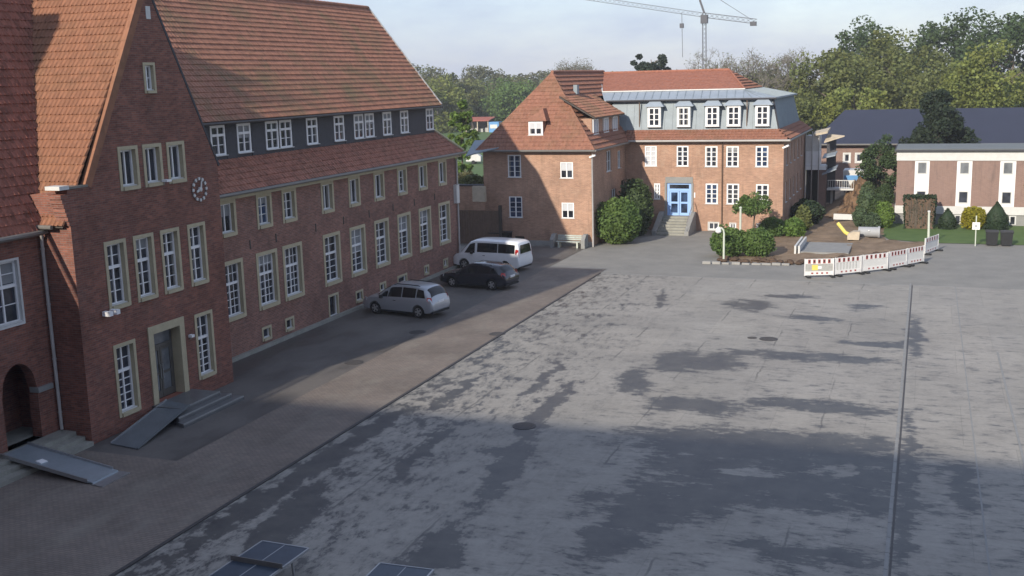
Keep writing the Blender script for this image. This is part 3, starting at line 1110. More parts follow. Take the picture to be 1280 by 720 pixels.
holes = [(26.34, 27.86, 0.45, arch), (26.26, 27.64, 4.49, 6.69), (22.9, 24.28, 4.49, 6.69), (19.5, 20.88, 4.49, 6.69), (15, 16.38, 4.49, 6.69), (10, 11.38, 4.49, 6.69)]
mb = MB()
wall(mb, 'Y', XL, -0.8, 28.75, 0, 7.45, holes, 0.4, -1)
mb.quad((-41, -0.8, 0), (XL, -0.8, 0), (XL, -0.8, 7.45), (-41, -0.8, 7.45))
mb.quad((-41, -0.8, 0), (-41, 28.7, 0), (-41, 28.7, 7.45), (-41, -0.8, 7.45))
mb.build('wall', 'brick_red', Lb)
for y in (26.95, 23.59, 20.19, 15.69, 10.69):
    window(Lb, 'window', y, 4.48, 1.4, 2.22, 'E', XL, 1, (2, 2), 0.6, 0.08, 0.14, 'white_dull')
mb = MB()
mb.box(-29.5, -29.4, 25.5, 28.7, 0.45, 3.6)
mb.box(-29.5, XL - .4, 28.6, 28.7, 0.45, 3.6)
mb.box(-29.5, XL - .4, 25.5, 25.6, 0.45, 3.6)
mb.box(-29.5, XL - .4, 25.5, 28.7, 3.5, 3.6)
mb.build('porch_wall', 'brick_red', Lb)
mb = MB()
mb.box(-29.4, -29.3, 26.7, 27.7, 0.45, 2.75)
mb.build('porch_door', 'timber_dark', Lb)
mb = MB().box(XL - .3, XL + .09, 27.82, 28.5, 2.02, 2.2)
mb.build('impost', 'stone_grey', Lb)
mb = MB()
mb.poly([(-27.75, -1, 7.4), (-27.75, 28.7, 7.4), (-33.1, 34.3, 18.0), (-33.1, -1, 18.0)])
mb.poly([(-33.1, 34.3, 18.0), (-33.1, -1, 18.0), (-41.3, -1, 7.0), (-41.3, 34.3, 7.0)])
rl = mb.build('roof', 'timber_dark', Lb)
sL = math.hypot(5.4, 10.7)


def vy(s):  # valley y for slope distance s on the left roof
    z = 7.5 + s * 10.7 / sL
    return 28.6 + (z - 7.6) / 1.6


tiles(rl, (-27.6, -1, 7.45), (0, 1, 0), (-5.4, 0, 10.7), sL, lambda s: 15.0, lambda s: vy(s) + 1, 'tile_left', 0.19, 0.33, 0.07)
gutter(Lb, (-27.5, -1, 7.4), (-27.5, 28.7, 7.4), 0.09)
downpipe(Lb, -27.66, 28.62, 0.5, 7.1, 0.06, 'pipe_grey', (0.1, -.05))
mb = MB().box(-34.2, -32.0, 23.5, 24.7, 12.0, 18.7)
ch = mb.build('chimney', 'brick_red', Lb)
MB().box(-34.26, -31.96, 23.44, 24.74, 18.7, 18.82).build('chimney_cap', 'concrete', ch)
# platform and steps in front of the arcade
t = thing('porch_steps', 'low dark steps and landing in front of the arched doorway', 'steps', (-27.3, 24, 0))
MB().box(XL - 1.7, -27.12, 19, 28.7, 0, 0.45).build('landing', 'concrete_step', t)
MB().box(-27.118, -26.75, 19, 28.7, 0, 0.3).build('step', 'concrete_step', t)
MB().box(-26.748, -26.4, 19, 28.7, 0, 0.15).build('step', 'concrete_step', t)
t = thing('metal_ramp', 'loose silver metal ramp laid over the porch steps', 'ramp', (-25.4, 26.6, 0))
MB().prism([(-27.55, 25.75, 0.47), (-27.55, 26.95, 0.47), (-23.75, 26.75, 0.03), (-23.75, 25.6, 0.03)], (0, 0, 0.045)).build('deck', 'metal_ramp', t)
MB().bar((-27.55, 25.75, 0.54), (-23.95, 25.61, 0.10), 0.045, 0.12).build('edge_rail', 'steel', t)
MB().bar((-27.55, 26.95, 0.54), (-23.95, 26.76, 0.10), 0.045, 0.12).build('edge_rail', 'steel', t)
MB().prism([(-23.76, 25.55, 0.008), (-23.76, 26.8, 0.008), (-23.3, 26.78, 0.008), (-23.3, 25.5, 0.008)], (0, 0, .03)).build('lip', 'steel', t)
MB().prism([(-26.3, 25.95, 0.375), (-26.25, 26.2, 0.37), (-26.0, 26.15, 0.34), (-26.05, 25.92, 0.345)], (0, 0, .03)).build('label_plate', 'white_paint', t)
t = thing('stone_post', 'pale stone post on the landing at the left picture edge', 'post', (-27.5, 25.35, 0.45))
MB().lathe([(0.2, 0), (0.2, .12), (0.15, .16), (0.13, 1.1), (0.17, 1.14), (0.17, 1.24), (0.08, 1.3)], (-27.5, 25.35, .45), 'Z', 8).build('shaft', 'stone_trim', t)
MB().lathe([(0.03, 0), (0.1, .06), (0.1, .16), (0.03, .24)], (-27.5, 25.35, 1.75), 'Z', 8).build('finial', 'white_dull', t)

# ------------------------------------------------------------------ long wing
XW = -28.6
Wg = thing('long_wing', 'long brick school wing with slate dormer band and mossy tiled roof', 'house', (XW, 51, 0))
LWY = [39.6, 42.42, 44.66, 48.46, 51.26, 54.1, 56.98, 59.88, 62.8]
UWY = [39.85, 42.74, 44.9, 48.55, 51.4, 54.28, 57.22, 60.05, 62.98]
BWN = [(42.9, .3, .8, .66), (44.9, .3, .8, .66), (49.2, .02, 1.06, 1.28), (52.0, .3, .85, .66), (54.8, .3, .8, .6), (57.3, .3, 1.3, .6), (60.7, .3, .7, .6), (63.6, .25, .75, .6)]
holes = [(y + .01, y + 1.76, 1.79, 4.46) for y in LWY] + [(y + .01, y + 1.27, 5.55, 7.14) for y in UWY]
holes += [(y - w / 2 + .01, y + w / 2 - .01, z + .01, z + h - .01) for y, z, w, h in BWN]
mb = MB()
wall(mb, 'Y', XW, 37.1, 65.8, -0.1, 7.5, holes, 0.3, -1)
mb.quad((XW, 65.8, 0), (-40, 65.8, 0), (-40, 65.8, 7.5), (XW, 65.8, 7.5))
mb.quad((-40, 37.1, 0), (-40, 65.8, 0), (-40, 65.8, 7.5), (-40, 37.1, 7.5))
mb.build('wall', 'brick_wing', Wg)
MB().box(-29.05, -29.0, 37.2, 65.6, 0.05, 7.4).build('dark_backing', 'shade_black', Wg)  # black sheet in place of the wing's unlit rooms
for i, y in enumerate(LWY):
    window(Wg, 'window', y + .885, 1.78, 1.77, 2.69, 'E', XW, 2 if i < 3 else 1, (4, 2), 0.62, 0.17, 0.2)
for i, y in enumerate(UWY):
    window(Wg, 'window', y + .64, 5.54, 1.28, 1.61, 'E', XW, 1, (3 if i in (1, 2, 6) else 1), None, 0.16, 0.19, glass='glass_blue' if i == 1 else 'glass')
for i, (y, z, w, h) in enumerate(BWN):
    window(Wg, 'basement_window', y, z, w, h, 'E', XW, 1, 1, None, 0.11, 0.12, 'stone_trim', 'glass', mullion=0, fw=0.04)
# small arch marks / wall anchors
for y in UWY[1:]:
    MB().box(XW, XW + .03, y - .72, y - .66, 4.75, 5.15).build('wall_anchor', 'iron_cover', Wg)
# eaves cornice, skirt roof, dormer band, main roof
MB().box(XW - .02, -28.3, 37.2, 66.1, 7.18, 7.46).build('cornice', 'stone_trim', Wg)
rs = MB()
rs.poly([(-28.2, 37.2, 7.47), (-28.2, 66.2, 7.47), (-29.5, 64.5, 8.86), (-29.5, 37.2, 8.86)])
rs.poly([(-28.2, 66.2, 7.47), (-40, 66.2, 7.47), (-40, 64.5, 8.86), (-29.5, 64.5, 8.86)])
rs = rs.build('skirt_roof', 'timber_dark', Wg)
ss = math.hypot(1.3, 1.39)
tiles(rs, (-28.17, 37.2, 7.48), (0, 1, 0), (-1.3, 0, 1.39), ss, lambda s: 0, lambda s: 29.0 - s * 1.7 / ss, 'tile_skirt', 0.24, 0.31)
ss2 = math.hypot(1.7, 1.39)
tiles(rs, (-40, 66.2, 7.48), (1, 0, 0), (0, -1.7, 1.39), ss2, lambda s: 0, lambda s: 11.8 - s * 1.3 / ss2, 'tile_skirt', 0.24, 0.31)
cap(rs, (-28.2, 66.2, 7.6), (-29.5, 64.5, 9.0), 'stone_trim', 0.09, 'hip_cap')
gutter(Wg, (-28.12, 37.2, 7.42), (-28.12, 66.3, 7.42), 0.085)
XB = -29.4
DWY = [39.3, 40.78, 42.79, 45.12, 46.34, 48.84, 51.64, 53.83, 55.1, 57.28, 59.56, 63.2]
mb = MB()
wall(mb, 'Y', XB, 37.2, 64.45, 8.8, 10.62, [(y + .02, y + 1.07, 9.02, 10.34) for y in DWY], 0.2, -1)
mb.quad((XB, 64.45, 8.8), (-38, 64.45, 8.8), (-38, 64.45, 10.62), (XB, 64.45, 10.62))
mb.poly([(XB, 64.46, 10.6), (-39.6, 64.46, 10.6), (-34.5, 65.4, 16.7)])
db = mb.build('dormer_band', 'slate', Wg)
# slate courses as real raised strips between the windows
edges = [37.2] + [v for y in DWY for v in (y - .06, y + 1.15)] + [64.4]
mb = MB()
for k in range(6):
    z = 8.86 + k * 0.29
    for a, b in zip(edges[::2], edges[1::2]):
        if b - a > .15:
            mb.prism([(XB, a, z), (XB + .035, a, z), (XB + .006, a, z + .285), (XB, a, z + .285)], (0, b - a, 0))
mb.build('slate_course', 'slate', db, kind='stuff')
MB().box(XB - .2, XB - .19, 37.3, 64.3, 8.9, 10.5).build('dark_backing', 'shade_black', Wg)  # black sheet painted as the darkness behind the dormer windows
for i, y in enumerate(DWY):
    window(Wg, 'dormer_window', y + .545, 9.0, 1.09, 1.36, 'E', XB + .05, 1, (2, 1), 0.68, 0.0, 0.06, None, 'glass', fw=0.11, mullion=0.09)
mr = MB()
mr.poly([(-28.95, 37.2, 10.5), (-28.95, 64.55, 10.5), (-34.5, 65.9, 16.75), (-34.5, 37.2, 16.75)])
mr.poly([(-34.5, 65.9, 16.75), (-34.5, 37.2, 16.75), (-40, 37.2, 10.5), (-40, 64.55, 10.5)])
mr.poly([(-28.95, 37.2, 10.42), (-28.95, 64.55, 10.42), (-29.45, 64.5, 10.42), (-29.45, 37.2, 10.42)])
mr = mr.build('roof', 'timber_dark', Wg)
sw = math.hypot(5.55, 6.25)
tiles(mr, (-28.92, 33.0, 10.53), (0, 1, 0), (-5.55, 0, 6.25), sw, lambda s: 2.0, lambda s: 31.6 + s * 1.35 / sw, 'tile_wing', 0.24, 0.34)
cap(mr, (-34.5, 36, 16.86), (-34.5, 65.9, 16.86), 'tile_wing')
MB().bar((-28.95, 64.62, 10.58), (-34.5, 65.97, 16.84), 0.1, 0.14).build('verge_board', 'pipe_grey', mr)
gutter(Wg, (-28.86, 37.2, 10.46), (-28.86, 64.6, 10.46), 0.06, 'iron_cover')
downpipe(Wg, XW + .1, 65.72, 0, 7.0, 0.06, 'pipe_grey', (0.3, 0))
MB().box(XW, XW + .22, 65.3, 65.75, 4.2, 5.4).build('meter_box', 'white_dull', Wg)

# ------------------------------------------------------------------ the school building the view is taken from (behind the camera)
K = thing('viewpoint_school', 'brick school building behind the viewpoint, shading the near yard', 'house', (0, -6, 0))
mb = MB()
wall(mb, 'X', -0.8, -40, 32, 0, 12.8, [(x, x + 1.6, z, z + 2.2) for x in range(-24, 30, 4) for z in (1.5, 5.5, 9.8)], 0.3, -1)
mb.quad((-40, -0.8, 0), (-40, -11.6, 0), (-40, -11.6, 12.8), (-40, -0.8, 12.8))
mb.quad((32, -0.8, 0), (32, -11.6, 0), (32, -11.6, 12.8), (32, -0.8, 12.8))
mb.quad((-40, -11.6, 0), (32, -11.6, 0), (32, -11.6, 12.8), (-40, -11.6, 12.8))
mb.build('wall', 'brick_red', K)
MB().box(-39, 31, -1.3, -1.25, 0.2, 12.5).build('dark_backing', 'shade_black', K)  # black sheet standing in for unlit classrooms
mb = MB()
mb.prism([(-40.2, -0.45, 12.75), (-40.2, -6.2, 20.0), (-40.2, -11.95, 12.75)], (72.4, 0, 0))
mb.build('roof', 'tile_left', K)

# ------------------------------------------------------------------ corner house (centre) and mansard house
YS = 75.5
S = thing('corner_house', 'lit two storey brick house with steep hipped tile roof and one dormer', 'house', (-26.4, YS, 0))
SWN = [(-28.14, 4.94, 1.05, 1.68), (-28.12, 1.98, 1.05, 1.6), (-24.14, 4.9, 0.98, 1.2), (-24.1, 2.0, 0.96, 1.18)]
mb = MB()
wall(mb, 'X', YS, -30.6, -22.3, 0, 7.0, [(x - w / 2 + .01, x + w / 2 - .01, z + .01, z + h - .01) for x, z, w, h in SWN] + [(-28.25, -27.5, 0.2, 0.62)], 0.25, 1)
EWN = [(80.2, 5.0, 1.3, 1.6), (83.2, 5.0, 0.9, 1.4), (81.5, 2.2, 1.2, 1.4)]
wall(mb, 'Y', -22.3, YS, 86, 0, 7.0, [(y - w / 2 + .01, y + w / 2 - .01, z + .01, z + h - .01) for y, z, w, h in EWN] + [(83.7, 84.9, 1.6, 4.0)], 0.25, -1)
mb.quad((-30.6, YS, 0), (-30.6, 100, 0), (-30.6, 100, 7), (-30.6, YS, 7))
mb.quad((-30.6, 100, 0), (-22.3, 100, 0), (-22.3, 100, 7), (-30.6, 100, 7))
mb.build('wall', 'brick_warm', S)
MB().box(-30.3, -22.7, YS + .35, YS + .36, .1, 6.8).build('dark_backing', 'shade_black', S)  # shade inside the house drawn as a black sheet
MB().box(-28.25, -27.5, YS + .1, YS + .14, 0.2, 0.62).build('cellar_grille', 'iron_cover', S)
for i, (x, z, w, h) in enumerate(SWN):
    window(S, 'window', x, z, w, h, 'S', YS, 1, (4 if i < 2 else 2), None, 0.0, 0.05, None, 'glass_blue' if i < 2 else 'glass', fw=0.09, mullion=0.09)
    if i >= 2:
        MB().box(x - w / 2 + .09, x + w / 2 - .09, YS + 0.055, YS + .06, z + h * .52, z + h - .08).build('blind', 'blind', S)
for y, z, w, h in EWN:
    window(S, 'window', y, z, w, h, 'E', -22.3, 1, 2, None, 0.0, 0.1, None, 'glass', fw=0.07)
MB().box(-22.55, -22.45, 83.7, 84.9, 1.6, 4.0).build('side_door', 'timber_dark', S)
MB().box(-30.6, -22.28, YS - .04, YS + .02, 0, 0.35).build('plinth', 'concrete', S)
rS = MB()
A1, A2, A3, A4 = (-30.95, 75.1, 6.95), (-21.95, 75.1, 6.95), (-26.4, 79.4, 12.4), (-26.4, 94, 12.4)
rS.poly([A1, A2, A3])
rS.poly([A2, (-21.95, 98, 6.95), A4, A3])
rS.poly([A1, A3, A4, (-30.95, 100, 6.95)])
rS.poly([A1, A2, (-21.95, 98, 6.95), (-30.95, 98, 6.95)])
rS = rS.build('roof', 'timber_dark', S)
s1 = math.hypot(4.3, 5.45)
tiles(rS, (-30.95, 75.08, 6.97), (1, 0, 0), (0, 4.3, 5.45), s1, lambda s: 4.55 * s / s1, lambda s: 9.0 - 4.45 * s / s1, 'tile_corner', 0.25, 0.34)
s1e = math.hypot(4.45, 5.45)
tiles(rS, (-21.93, 75.1, 6.97), (0, 1, 0), (-4.45, 0, 5.45), s1e, lambda s: 4.3 * s / s1e, lambda s: (11.2 if s < s1e * 0.62 else 19), 'tile_corner', 0.25, 0.42, step=0.085)
cap(rS, (-26.4, 79.4, 12.5), (-26.4, 93.5, 12.5), 'tile_corner')
cap(rS, A2, A3, 'tile_corner', 0.1, 'hip_cap')
cap(rS, A1, A3, 'tile_corner', 0.1, 'hip_cap')
gutter(S, (-31, 75.02, 6.92), (-21.9, 75.02, 6.92), 0.08)
gutter(S, (-21.87, 75.02, 6.92), (-21.87, 84.6, 6.92), 0.08)
downpipe(S, -22.2, 75.42, 0, 6.3, 0.06, 'pipe_grey', (0.1, -.2))
MB().bar((-22.35, 75.3, 6.45), (-21.9, 75.2, 6.6), 0.14, 0.12).build('hopper', 'white_paint', S)
# front dormer
dm = MB()
dm.box(-27.15, -25.98, 75.95, 78.6, 7.7, 9.03)
dm = dm.build('dormer', 'tile_corner', S)
MB().poly([(-27.4, 75.75, 9.02), (-25.7, 75.75, 9.02), (-26.2, 76.5, 9.9)]).poly([(-25.7, 75.75, 9.02), (-25.7, 78.9, 9.02), (-26.2, 78.9, 9.9), (-26.2, 76.5, 9.9)]).poly(
    [(-27.4, 75.75, 9.02), (-27.4, 78.9, 9.02), (-26.2, 78.9, 9.9), (-26.2, 76.5, 9.9)]).build('dormer_roof', 'tile_corner', dm)
window(S, 'dormer_window', -26.56, 7.98, 1.1, 1.02, 'S', 75.86, 1, 2, None, 0.0, 0.03, None, 'glass', fw=0.13, mullion=0.12)
MB().box(-27.0, -26.12, 75.865, 75.875, 8.5, 8.88).build('blind', 'blind', dm)
# long shed dormer on the side slope
d2 = MB()
d2.box(-24.9, -22.75, 77.3, 85.0, 7.4, 9.08)
d2 = d2.build('side_dormer', 'brick_warm', S)
d2r = MB().prism([(-22.4, 77.0, 9.05), (-22.4, 77.0, 9.15), (-25.1, 77.0, 10.75), (-25.1, 77.0, 10.6)], (0, 8.3, 0)).build('dormer_roof', 'timber_dark', d2)
tiles(d2, (-22.38, 77.0, 9.15), (0, 1, 0), (-2.7, 0, 1.6), math.hypot(2.7, 1.6), lambda s: 0, lambda s: 8.3, 'tile_wing', 0.25, 0.36, name='dormer_tiles')
for y in (78.1, 80.9, 83.5):
    window(S, 'dormer_window', y, 7.9, 1.35, 1.14, 'E', -22.68, 1, 1, None, 0, 0.02, None, 'blind', fw=0.1)
MB().box(-25.2, -24.9, 80.8, 81.3, 10.8, 11.5).build('vent', 'zinc', rS)
MB().prism([(-31.3, 73.9, 6.6), (-29.0, 75.3, 7.15), (-29.0, 77.4, 7.6), (-32.0, 77.4, 7.5)], (0, 0, .08)).build('lean_to_roof', 'zinc', S)

YF = 85.0
Fh = thing('mansard_house', 'brick house with grey zinc mansard storey and red tile top', 'house', (-16, YF, 0))
FM = [(-20.22, 5.0, .97, 1.63), (-17.7, 5.0, .95, 1.63), (-15.46, 4.97, .97, 1.62), (-13.84, 4.97, .97, 1.62), (-11.62, 4.97, .97, 1.62)]
FL = [(-15.41, 2.1, .97, 1.62), (-13.78, 2.1, .97, 1.62), (-11.55, 2.07, .97, 1.63), (-19.72, 2.4, .5, 1.3)]
FB = [(-15.24, 0.05, .9, .68), (-13.75, 0.08, .55, .62), (-11.5, 0.08, .9, .62)]
mb = MB()
wall(mb, 'X', YF, -22.3, -10.0, 0, 7.1, [(x - w / 2 + .01, x + w / 2 - .01, z + .01, z + h - .01) for x, z, w, h in FM + FL + FB] + [(-18.93, -17.0, 1.15, 3.72)], 0.3, 1)
RS = [(y, z) for z in (4.95, 2.1) for y in (87.0, 89.6, 92.2, 94.8, 97.4)]
wall(mb, 'Y', -10.0, YF, 101, 0, 7.1, [(y - .45, y + .45, z, z + 1.6) for y, z in RS], 0.25, -1)
mb.quad((-10, 101, 0), (-22.3, 101, 0), (-22.3, 101, 7.1), (-10, 101, 7.1))
mb.build('wall', 'brick_warm', Fh)
MB().box(-22.2, -10.5, YF + .35, YF + .36, .05, 7).box(-10.5, -10.49, YF + .4, 100.8, .05, 7).build('dark_backing', 'shade_black', Fh)  # two black sheets stand in for the shade indoors
for i, (x, z, w, h) in enumerate(FM + FL):
    window(Fh, 'window', x, z, w, h, 'S', YF, 1, 4, None, 0.0, 0.04, None, 'blind' if i == 0 else ('glass_blue' if i in (4, 5) else 'glass'), fw=0.115, mullion=0.12, munt=0.05)
for x, z, w, h in FB:
    window(Fh, 'basement_window', x, z, w, h, 'S', YF, 1, 1, None, 0.06, 0.1, 'white_dull', 'glass')
for y, z in RS:
    window(Fh, 'window', y, z, .9, 1.6, 'E', -10.0, 1, 2, None, 0.0, 0.12, None, 'glass')
mb = MB()
mb.box(-19.05, -16.88, YF - .05, YF + .0, 3.73, 4.2)
for x in (-19.1, -16.98):
    mb.box(x, x + .15, YF - .06, YF + .0, 1.15, 3.73)
mb.build('door_lintel', 'stone_grey', Fh)
mb = MB()
yd = YF + .1
mb.box(-18.92, -18.74, yd - .03, yd + .06, 1.16, 3.71)
mb.box(-17.19, -17.01, yd - .03, yd + .06, 1.16, 3.71)
mb.box(-18.74, -17.19, yd - .03, yd + .06, 3.6, 3.71)
mb.box(-18.74, -17.19, yd - .04, yd + .06, 3.1, 3.28)
fr = mb.build('door_frame', 'door_blue', Fh)
for a, b in ((-18.73, -17.98), (-17.95, -17.2)):
    mb = MB()
    mb.box(a, a + .12, yd, yd + .05, 1.17, 3.09)
    mb.box(b - .12, b, yd, yd + .05, 1.17, 3.09)
    for z0, z1 in ((1.17, 1.38), (2.1, 2.25), (2.98, 3.09)):
        mb.box(a + .12, b - .12, yd, yd + .05, z0, z1)
    dl = mb.build('door_leaf', 'door_blue', Fh)
    MB().box(a + .1, b - .1, yd + .02, yd + .03, 1.3, 3.05).build('glass', 'glass_blue', dl)
MB().box(-18.74, -17.19, yd + .02, yd + .03, 3.25, 3.65).build('transom_glass', 'glass', fr)
MB().box(-16.78, -16.68, YF - .05, YF, 2.6, 3.0).build('door_sign', 'white_paint', Fh)
mb = MB()
for xc in (-11.5, -15.24):
    pass
# entrance stair
t = thing('front_stair', 'grey stone stair with side walls up to the blue door', 'stairs', (-18, 83.5, 0))
for k in range(7):
    MB().box(-19.1, -16.95, YF - 0.02 - .42 * (7 - k) + 0.001 * k, YF - 0.02, 0.164 * k, 0.164 * (k + 1)).build('step', 'concrete_step', t)
for x in (-19.45, -16.93):
    MB().prism([(x, YF - 3.05, 0), (x, YF - .05, 0), (x, YF - .05, 1.5), (x, YF - .5, 1.5), (x, YF - 2.9, .35), (x, YF - 3.05, .35)], (0.33, 0, 0)).build('side_wall', 'stone_grey', t)
MB().tube([(-16.76, YF - 2.9, .35), (-16.76, YF - 2.9, 1.0), (-16.76, YF - .5, 2.25), (-16.76, YF - .2, 2.25)], 0.03, 6).build('handrail', 'steel', t)
# skirt roof
fs = MB()
fs.poly([(-22.3, 84.6, 7.06), (-9.6, 84.6, 7.06), (-10.5, 85.65, 7.8), (-22.3, 85.65, 7.8)])
fs.poly([(-9.6, 84.6, 7.06), (-9.6, 101.4, 7.06), (-10.5, 100.4, 7.8), (-10.5, 85.65, 7.8)])
fs = fs.build('skirt_roof', 'timber_dark', Fh)
sf = math.hypot(1.05, .74)
tiles(fs, (-22.3, 84.58, 7.08), (1, 0, 0), (0, 1.05, .74), sf, lambda s: 0, lambda s: 12.7 - .9 * s / sf, 'tile_corner', 0.25, 0.32)
tiles(fs, (-9.58, 84.6, 7.08), (0, 1, 0), (-.9, 0, .74), math.hypot(.9, .74), lambda s: 0.8 * s, lambda s: 16.8 - .8 * s, 'tile_corner', 0.25, 0.38, step=.07)
gutter(Fh, (-22.0, 84.5, 7.02), (-9.5, 84.5, 7.02), 0.08, 'pipe_grey')
gutter(Fh, (-9.5, 84.5, 7.02), (-9.5, 101, 7.02), 0.08)
downpipe(Fh, -14.6, YF - .08, 0.2, 6.8, 0.055, 'timber_brown', (0, -.3))
MB().bar((-10.05, 84.75, 6.45), (-9.6, 84.6, 6.65), 0.14, 0.13).build('hopper', 'white_paint', Fh)
# zinc storey
zf = MB()
zf.quad((-23.6, 85.65, 7.78), (-10.5, 85.65, 7.78), (-11.05, 86.2, 10.2), (-23.6, 86.2, 10.2))
zf.quad((-10.5, 85.65, 7.78), (-10.5, 100.4, 7.78), (-11.05, 99.8, 10.2), (-11.05, 86.2, 10.2))
zf.quad((-10.5, 100.4, 7.78), (-23, 100.4, 7.78), (-23, 99.8, 10.2), (-11.05, 99.8, 10.2))
zf = zf.build('zinc_storey', 'zinc', Fh)
mb = MB()
x = -22.4
while x < -10.7:
    xt = min(x, -11.05)
    mb.bar((x, 85.64, 7.8), (xt, 86.19, 10.2), 0.025, 0.04)
    x += 0.62
y = 86.2
while y < 100:
    mb.bar((-10.49, y, 7.8), (-11.04, min(max(y, 86.2), 99.8), 10.2), 0.04, 0.025)
    y += 0.62
mb.build('standing_seam', 'zinc', zf)
MB().bar((-10.48, 85.63, 7.8), (-11.03, 86.18, 10.2), 0.09, 0.09).build('corner_trim', 'slate', zf)
lid = MB()
o4 = [(-24.2, 85.8, 10.2), (-10.75, 85.8, 10.2), (-10.75, 100.2, 10.2), (-24.2, 100.2, 10.2)]
i4 = [(-25.0, 88.0, 10.8), (-13.45, 88.0, 10.8), (-13.45, 98.0, 10.8), (-25.0, 98.0, 10.8)]
for k in range(2):
    lid.quad(o4[k], o4[k + 1], i4[k + 1], i4[k])
    a, b = o4[k], o4[k + 1]
    lid.quad(a, b, (b[0], b[1], 10.08), (a[0], a[1], 10.08))
lid.quad(o4[2], o4[3], i4[3], i4[2])
lid.poly([(p[0], p[1], 10.08) for p in o4])
lid = lid.build('zinc_eave', 'zinc_light', Fh)
mb = MB()
for k in range(20):
    x = -23.6 + k * .65
    xe = x if x < -13.45 else -13.45 + (x + 13.45) * 0.1
    mb.bar((x, 85.82, 10.215), (min(x - .3, -13.5), 87.98, 10.82), 0.04, 0.03)
for k in range(20):
    y = 86.4 + k * .68
    mb.bar((-10.77, y, 10.215), (-13.43, min(max(y, 88.1), 97.9), 10.82), 0.03, 0.04)
mb.build('standing_seam', 'zinc', lid)
MB().bar((-25.0, 87.98, 10.85), (-13.4, 87.98, 10.85), 0.12, 0.09).bar((-25, 88, 10.86), (-26.6, 93, 12.45), 0.16, 0.06).build('flashing', 'white_dull', lid)
gutter(Fh, (-24.0, 85.72, 10.12), (-10.7, 85.72, 10.12), 0.07, 'slate')
downpipe(Fh, -21.3, 85.75, 7.9, 10.0, 0.045, 'timber_brown')
downpipe(Fh, -12.9, 85.75, 7.9, 10.0, 0.045, 'timber_brown')
ft = MB()
ft.poly([(-25.0, 88.0, 10.78), (-13.45, 88.0, 10.78), (-15.5, 93.0, 12.3), (-26.4, 93.0, 12.3)])
ft.poly([(-13.45, 88, 10.78), (-13.45, 98, 10.78), (-15.5, 93, 12.3)])
ft.poly([(-13.45, 98, 10.78), (-25.0, 98, 10.78), (-26.4, 93, 12.3), (-15.5, 93, 12.3)])
ft = ft.build('roof', 'timber_dark', Fh)
s5 = math.hypot(5, 1.52)
tiles(ft, (-25.0, 88.0, 10.8), (1, 0, 0), (0, 5, 1.52), s5, lambda s: -1.4 * s / s5, lambda s: 11.55 - 2.05 * s / s5, 'tile_new', 0.3, 0.4, 0.02, 0.03)
s6 = math.hypot(2.05, 1.52)
tiles(ft, (-13.45, 88.0, 10.8), (0, 1, 0), (-2.05, 0, 1.52), s6, lambda s: 5 * s / s6, lambda s: 10 - 5 * s / s6, 'tile_corner', 0.25, 0.36, step=.1)
cap(ft, (-26.4, 93, 12.38), (-15.5, 93, 12.38), 'tile_new', .11)
cap(ft, (-13.45, 88, 10.86), (-15.5, 93, 12.38), 'tile_new', .09, 'hip_cap')
# five zinc dormers
for x in (-20.05, -17.72, -15.5, -13.86, -11.7):
    d = MB()
    d.box(x - .56, x + .56, 85.5, 86.25, 8.0, 9.68)
    d = d.build('dormer', 'zinc', Fh)
    window(Fh, 'dormer_window', x, 8.05, 1.04, 1.6, 'S', 85.43, 1, 3, None, 0.0, 0.02, None, 'glass', fw=0.17, mullion=0.11, munt=0.06)
    MB().poly([(x - .76, 85.3, 9.69), (x + .76, 85.3, 9.69), (x + .3, 85.9, 10.16), (x - .3, 85.9, 10.16)]).poly(
        [(x + .76, 85.3, 9.69), (x + .76, 86.3, 9.69), (x + .3, 86.3, 10.16), (x + .3, 85.9, 10.16)]).poly(
        [(x - .76, 85.3, 9.69), (x - .76, 86.3, 9.69), (x - .3, 86.3, 10.16), (x - .3, 85.9, 10.16)]).poly(
        [(x - .3, 85.9, 10.16), (x + .3, 85.9, 10.16), (x + .3, 86.3, 10.16), (x - .3, 86.3, 10.16)]).box(x - .77, x + .77, 85.28, 86.2, 9.63, 9.69).build('dormer_cap', 'zinc_light', d)

# ------------------------------------------------------------------ panel building (right)
YR = 91.5
Rb = thing('panel_building', 'low flat roofed building with brown brick panels and white window strips', 'building', (5, YR, 0))
XR0, XR1 = -2.05, 26
cols = [(-0.73 + 3.05 * k, 0.35 + 3.07 * k) for k in range(8)]
mb = MB()
wall(mb, 'X', YR, XR0, XR1, 1.47, 5.0, [(a, b, 1.471, 4.999) for a, b in cols], 0.15, 1)
mb.quad((XR0, YR, 1.47), (XR0, 98, 1.47), (XR0, 98, 5.0), (XR0, YR, 5.0))
mb.quad((XR1, YR, 1.47), (XR1, 98, 1.47), (XR1, 98, 5.0), (XR1, YR, 5.0))
mb.quad((XR0, 98, 0), (XR1, 98, 0), (XR1, 98, 5.0), (XR0, 98, 5.0))
mb.build('wall', 'brick_panel', Rb)
MB().box(XR0 + .02, XR1 - .02, YR + .05, 97.9, -0.1, 0.85).build('plinth', 'stone_grey', Rb)
MB().box(XR0 - .05, XR1 + .05, YR - .06, 98.05, 0.851, 1.468).build('base_band', 'white_dull', Rb)
MB().box(XR0 - .05, XR1 + .05, YR - .06, 98.05, 5.001, 5.72).build('fascia', 'white_dull', Rb)
MB().box(XR0 - .2, XR1 + .2, YR - .3, 98.2, 5.722, 5.86).build('roof_edge', 'slate', Rb)
MB().box(XR0 - .1, XR1 + .1, YR - .2, 98.1, 5.861, 5.90).build('roof', 'flat_roof', Rb)
